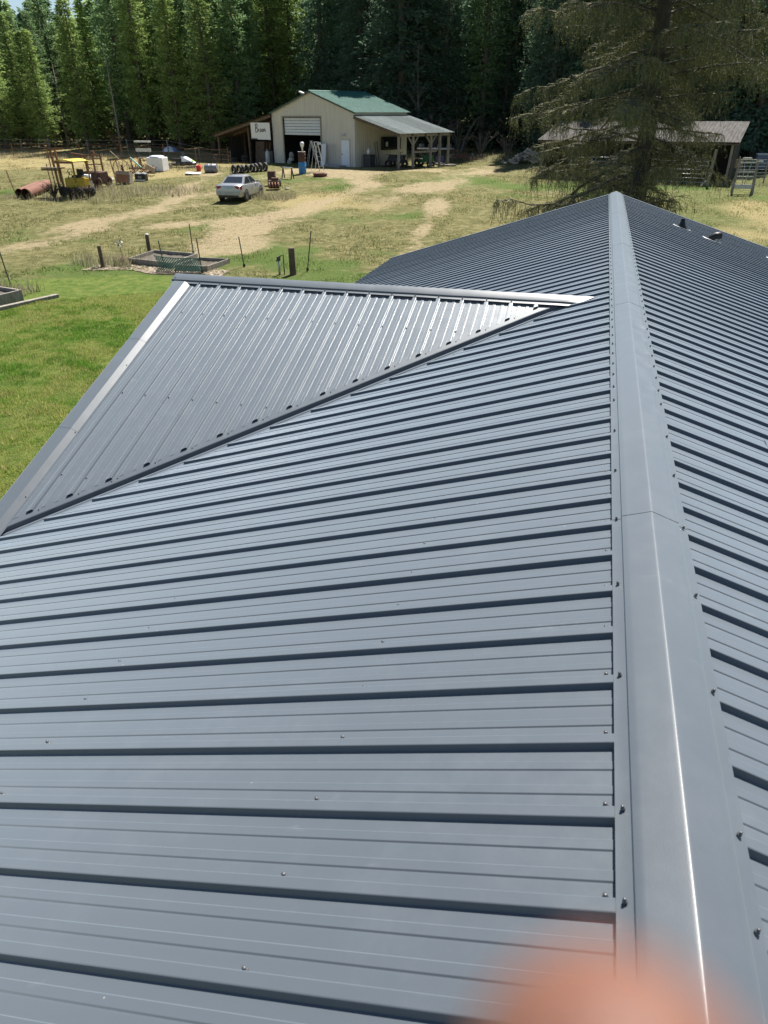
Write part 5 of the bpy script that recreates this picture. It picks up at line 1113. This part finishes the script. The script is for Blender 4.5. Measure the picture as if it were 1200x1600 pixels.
for ri, (yy, stp, off) in enumerate(rows):
    x = -.93*yy+off
    while x < .36*yy+4:
        px_, py_ = x+rnd.uniform(-.9, .9), yy+rnd.uniform(-1.1, 1.1)
        dxb, dyb = px_-BARN_O[0], py_-BARN_O[1]; a = dxb*BARN_U[0]+dyb*BARN_U[1]; b = -dxb*BARN_U[1]+dyb*BARN_U[0]
        if not (-11 < a < 18 and -5 < b < 14) and not (-20 < px_ < -6 and py_ < 81):
            u = rnd.random()
            left = px_ < -.325*py_
            k = ('larch' if u < .50 else 'pine' if u < .80 else 'snag' if u < .91 and ri < 2 else 'fir') if left else ('fir' if u < .90 else 'pine')
            
            i = rnd.randrange(len(KINDS[k])); h = {'larch': 17.5, 'pine': 17.0, 'fir': 19.5, 'snag': 12}[k]*rnd.uniform(.86, 1.12)
            if left: h *= .93+.05*ri
            if px_ < -.66*yy: h *= .78 if k != 'fir' else .69
            elif px_ < -.55*yy: h *= 1.02
            else: h *= 1.08
            if not left: h *= 1.12
            zn = next(z for z in ZONES if px_ < z[0])
            lab = '%s %s' % (DESC[k], zn[1])
            if ri < 2:
                q = count.get((ri, k, zn[2]), 0); count[(ri, k, zn[2])] = q+1; lab = '%s %s %s, %s row' % (ORD[q], DESC[k], zn[1], ('front', 'second')[ri])
            else: lab = DESC[k]+' '+zn[1].replace('from left, ', 'in the ')+', farther back'
            tree_obj(k, i, px_, py_, h, lab, '%s %s' % (DESC[k], zn[2]), rnd.uniform(0, 6.28))
        x += stp*rnd.uniform(.8, 1.2)
# young dark conifers and brush fill the forest floor behind the first trunks: a mass nobody could count
rs = np.random.default_rng(77); n = 46000
X = rs.uniform(-85, 26, n); Y = rs.uniform(77, 100, n); Hn = 3.2*rs.random(n)**1.2*(.35+fbm(X, Y, 6, 2, 3)*1.6); Z = gz(X, Y)+Hn
dxb, dyb = X-BARN_O[0], Y-BARN_O[1]; A_ = dxb*BARN_U[0]+dyb*BARN_U[1]; B_ = -dxb*BARN_U[1]+dyb*BARN_U[0]; ok = ~((A_ > -10) & (A_ < 17) & (B_ < 8.5)); X, Y, Z = X[ok], Y[ok], Z[ok]; n = len(X)
Vu = crown_tris(np.stack([X, Y, Z], 1), rs.normal(size=(n, 3))*[1, 1, .5]+[0, 0, .3], rs.uniform(.3, .6, n), rs.uniform(.10, .22, n), rs)
Cu = np.where((rs.random(n) < .3)[:, None], np.array([.10, .085, .05]), np.array([.045, .07, .028]))*rs.uniform(.7, 1.3, (n, 1))
tag(put('undergrowth', np_mesh('undergrowth', Vu.reshape(-1, 3), 4, NEEDLE, np.repeat(Cu, 4, 0))), 'dark low brush under the forest trees', 'undergrowth', kind='stuff')
# far rows of the wood read as one mass: one joined object
rs = np.random.default_rng(88); Vs = []; Cs = []
for k in range(230):
    y_ = rs.uniform(97, 130); x_ = rs.uniform(-.93*y_, .28*y_+3); h_ = rs.uniform(16, 22)*(1.0 if x_ < -.33*y_ else 1.35)*(.74 if x_ < -.62*y_ else 1); m_ = 1000; t = rs.random(m_)**.8; r_2 = (1-t)**.8*2.6*np.sqrt(rs.random(m_)); a = rs.random(m_)*6.28
    P = np.stack([x_+r_2*np.cos(a), y_+r_2*np.sin(a), gh(x_, y_)+h_*(.08+.92*t)], 1); D = np.stack([np.cos(a), np.sin(a), np.full(m_, -.4)], 1)+rs.normal(size=(m_, 3))*.4; L = rs.uniform(.6, 1.1, m_); Vs.append(crown_tris(P, D, L, L*.42, rs)); Cs.append(np.array([.075, .125, .075])*rs.uniform(.6, 1.7, (m_, 1))*(np.array([1.9, 1.55, 1.0]) if x_ < -.40*y_ and rs.random() < .6 else 1))
tag(put('forest', np_mesh('forest', np.concatenate(Vs).reshape(-1, 3), 4, NEEDLE, np.repeat(np.concatenate(Cs), 4, 0))), 'deeper rows of conifers filling the wood behind', 'forest', kind='stuff')

# big old larch between the house and the shed: bare drooping branches, mossy twigs
def old_larch(x, y, H):
    rr = random.Random(12); rs = np.random.default_rng(12); e = thing('old_larch', 'big old larch with drooping mossy branches behind the roof ridge', 'tree', G3(x, y))
    def tx(z): return .06*math.sin(z*.5), .06*math.sin(z*.31+1)
    MB().tube([(*tx(z), z) for z in np.linspace(-.2, H, 14)], [.34*(1-z/H)**.75+.03 for z in np.linspace(-.0, H, 14)], 11).build('trunk', BARKLT, e, True)
    lim = MB(); tw = MB(); TP = []; TD_ = []
    nb = 135
    for k in range(nb):
        z = 1.5+(H-2.2)*((k+rr.random())/nb)**1.12; a = k*2.39996+rr.uniform(-.4, .4); t = z/H; l = (6.9*(1-t)**.62)*rr.uniform(.55, 1.1)+.4
        if z < 3: l *= .8
        if z < 6.2 and math.cos(a) > .05: l *= .40+.06*max(0, z-3)
        up0 = .08+rr.uniform(-.35, .35); droop = .06*rr.uniform(.5, 1.9)
        x0, y0 = tx(z); pts = []; rad = []; wob = rr.uniform(-.25, .25)
        for i in range(9):
            s = l*i/8; aa = a+wob*s/l+.05*math.sin(i*1.9+k); pts.append(Vector((x0+math.cos(aa)*s, y0+math.sin(aa)*s, z+up0*s-droop*s*s*(.8 if i < 7 else .62)))); rad.append((.055*(1-i/8.6)+.008)*(.5+.5*l/6))
        lim.tube([tuple(p) for p in pts], rad, 5, False)
        nt = int(l*14)
        for j in range(nt):
            f = rr.uniform(.15, 1.0); i = min(7, int(f*8)); p = pts[i].lerp(pts[i+1], f*8-i); sd_ = rr.choice((-1, 1)); b = a+sd_*rr.uniform(.5, 1.5); tl = rr.uniform(.35, 1.25)*(1.15-.5*f)
            hang = rr.uniform(.25, 1.1); q1 = p+Vector((math.cos(b)*tl*.5, math.sin(b)*tl*.5, .06-hang*tl*.18)); q2 = p+Vector((math.cos(b)*tl*.85, math.sin(b)*tl*.85, -hang*tl*.75))
            tw.tube([tuple(p), tuple(q1), tuple(q2)], [.013, .009, .004], 3, False)
            for q in range(rr.randint(2, 4)):
                g = rr.random(); w_ = p.lerp(q1, g*2) if g < .5 else q1.lerp(q2, g*2-1); v_ = w_+Vector((rr.uniform(-.22, .22), rr.uniform(-.22, .22), -rr.uniform(.12, .8))); tw.tube([tuple(w_), tuple(v_)], [.006, .003], 3, False)
                for q_ in range(3): u = rr.random(); TP.append(tuple(w_.lerp(v_, u))); TD_.append(tuple((v_-w_).normalized()))
            for q in range(4): u = rr.random(); TP.append(tuple(p.lerp(q1, u) if rr.random() < .4 else q1.lerp(q2, u))); TD_.append(tuple((q2-q1).normalized()))
    lim.build('limbs', BARKLT, e); tag(tw.build('twigs', TWIG, e), kind='stuff')
    P = np.repeat(np.array(TP), 4, 0); D = np.repeat(np.array(TD_), 4, 0); n = len(P); P = P+rs.normal(size=P.shape)*.035; D = D*.5+rs.normal(size=(n, 3))*.8; L = rs.uniform(.022, .062, n)
    C = np.where((rs.random(n) < .32)[:, None], np.array([.37, .37, .11]), np.array([.085, .095, .042]))*rs.uniform(.7, 1.3, (n, 1))
    put('foliage', np_mesh('foliage', crown_tris(P, D, L, L*rs.uniform(.22, .4, n), rs).reshape(-1, 3), 4, leaf_mat('larch_buds', .18), np.repeat(C, 4, 0)), e)
old_larch(1.05, 30.0, 17.5)

# ------------------------------------------------------------------ the photographer's hand, one fingertip before the lens
def hand():
    W_ = lambda X, Y, Z: CAM_POS+CR*X+CU*Y+CF*Z
    e = thing('person', 'blurred fingertip and hand of the photographer at the lower edge', 'hand', W_(.25, -.45, -.35)); o = e.location.copy(); h_ = MB()
    def chain(pts, rad):
        P = [W_(*p)-o for p in pts]; d0 = (P[0]-P[1]).normalized(); r0 = rad[0]
        PP = [P[0]+d0*r0*k for k in (.98, .88, .62, .3)]+P; RR = [r0*.16, r0*.48, r0*.78, r0*.95]+list(rad)
        h_.tube([tuple(p) for p in PP], RR, 14)
    chain([(.0086, -.0230, .0262), (.0135, -.0400, .0275), (.030, -.058, .0190), (.062, -.070, -.012), (.098, -.086, -.050), (.118, -.108, -.085)], [.0064, .0078, .0092, .0115, .0165, .018])
    chain([(.020, -.074, .014), (.038, -.074, .014), (.058, -.078, .004), (.080, -.084, -.018), (.104, -.094, -.052), (.120, -.115, -.088)], [.0078, .0088, .0096, .012, .017, .019])
    chain([(.024, -.092, .010), (.042, -.092, .010), (.061, -.096, .000), (.083, -.101, -.021), (.106, -.106, -.055), (.121, -.122, -.090)], [.0074, .0082, .009, .0115, .0165, .019])
    chain([(.034, -.108, .004), (.048, -.108, .004), (.064, -.111, -.005), (.084, -.116, -.024), (.105, -.118, -.058), (.121, -.128, -.092)], [.0062, .007, .0078, .010, .015, .018])
    chain([(.030, -.045, -.040), (.052, -.052, -.044), (.078, -.072, -.056), (.104, -.098, -.074), (.120, -.118, -.092)], [.0088, .0102, .0125, .018, .020])
    chain([(.112, -.104, -.076), (.130, -.130, -.104), (.165, -.20, -.155), (.25, -.45, -.35)], [.022, .0255, .030, .042])
    M = bpy.data.materials.new('skin'); M.use_nodes = True; b = M.node_tree.nodes['Principled BSDF']; nz = M.node_tree.nodes.new('ShaderNodeTexNoise'); nz.inputs['Scale'].default_value = 160; rp = M.node_tree.nodes.new('ShaderNodeValToRGB'); rp.color_ramp.elements[0].color = (.145, .070, .049, 1); rp.color_ramp.elements[1].color = (.185, .093, .067, 1); M.node_tree.links.new(nz.outputs[0], rp.inputs[0]); M.node_tree.links.new(rp.outputs[0], b.inputs['Base Color'])
    b.inputs['Roughness'].default_value = .5; b.inputs['Specular IOR Level'].default_value = .2; b.inputs['Subsurface Weight'].default_value = .5; b.inputs['Subsurface Radius'].default_value = (1, .35, .2); b.inputs['Subsurface Scale'].default_value = .008
    ob = h_.build('hand', M, e, True); r_m = ob.modifiers.new('remesh', 'REMESH'); r_m.mode = 'VOXEL'; r_m.voxel_size = .0016; r_m.use_smooth_shade = True; sm_ = ob.modifiers.new('smooth', 'SMOOTH'); sm_.iterations = 6
    nl = MB(); P = [W_(.0050, -.0235, .0325)-o, W_(.0125, -.0235, .0330)-o, W_(.0140, -.0320, .0345)-o, W_(.0075, -.0320, .0345)-o]; nl.sheet([tuple(p) for p in P], CF*.0006); nl.build('fingernail', mat('nail', (.62, .42, .36), .3, var=.05), e)
    sl = MB(); A, B = W_(.160, -.19, -.150)-o, W_(.255, -.46, -.355)-o; sl.tube([tuple(A), tuple(A.lerp(B, .3)), tuple(A.lerp(B, .7)), tuple(B)], [.042, .046, .051, .056], 18, False); sl.build('sleeve', mat('sleeve_cloth', (.10, .11, .13), .9, var=.2, scale=30), e, True)
hand()
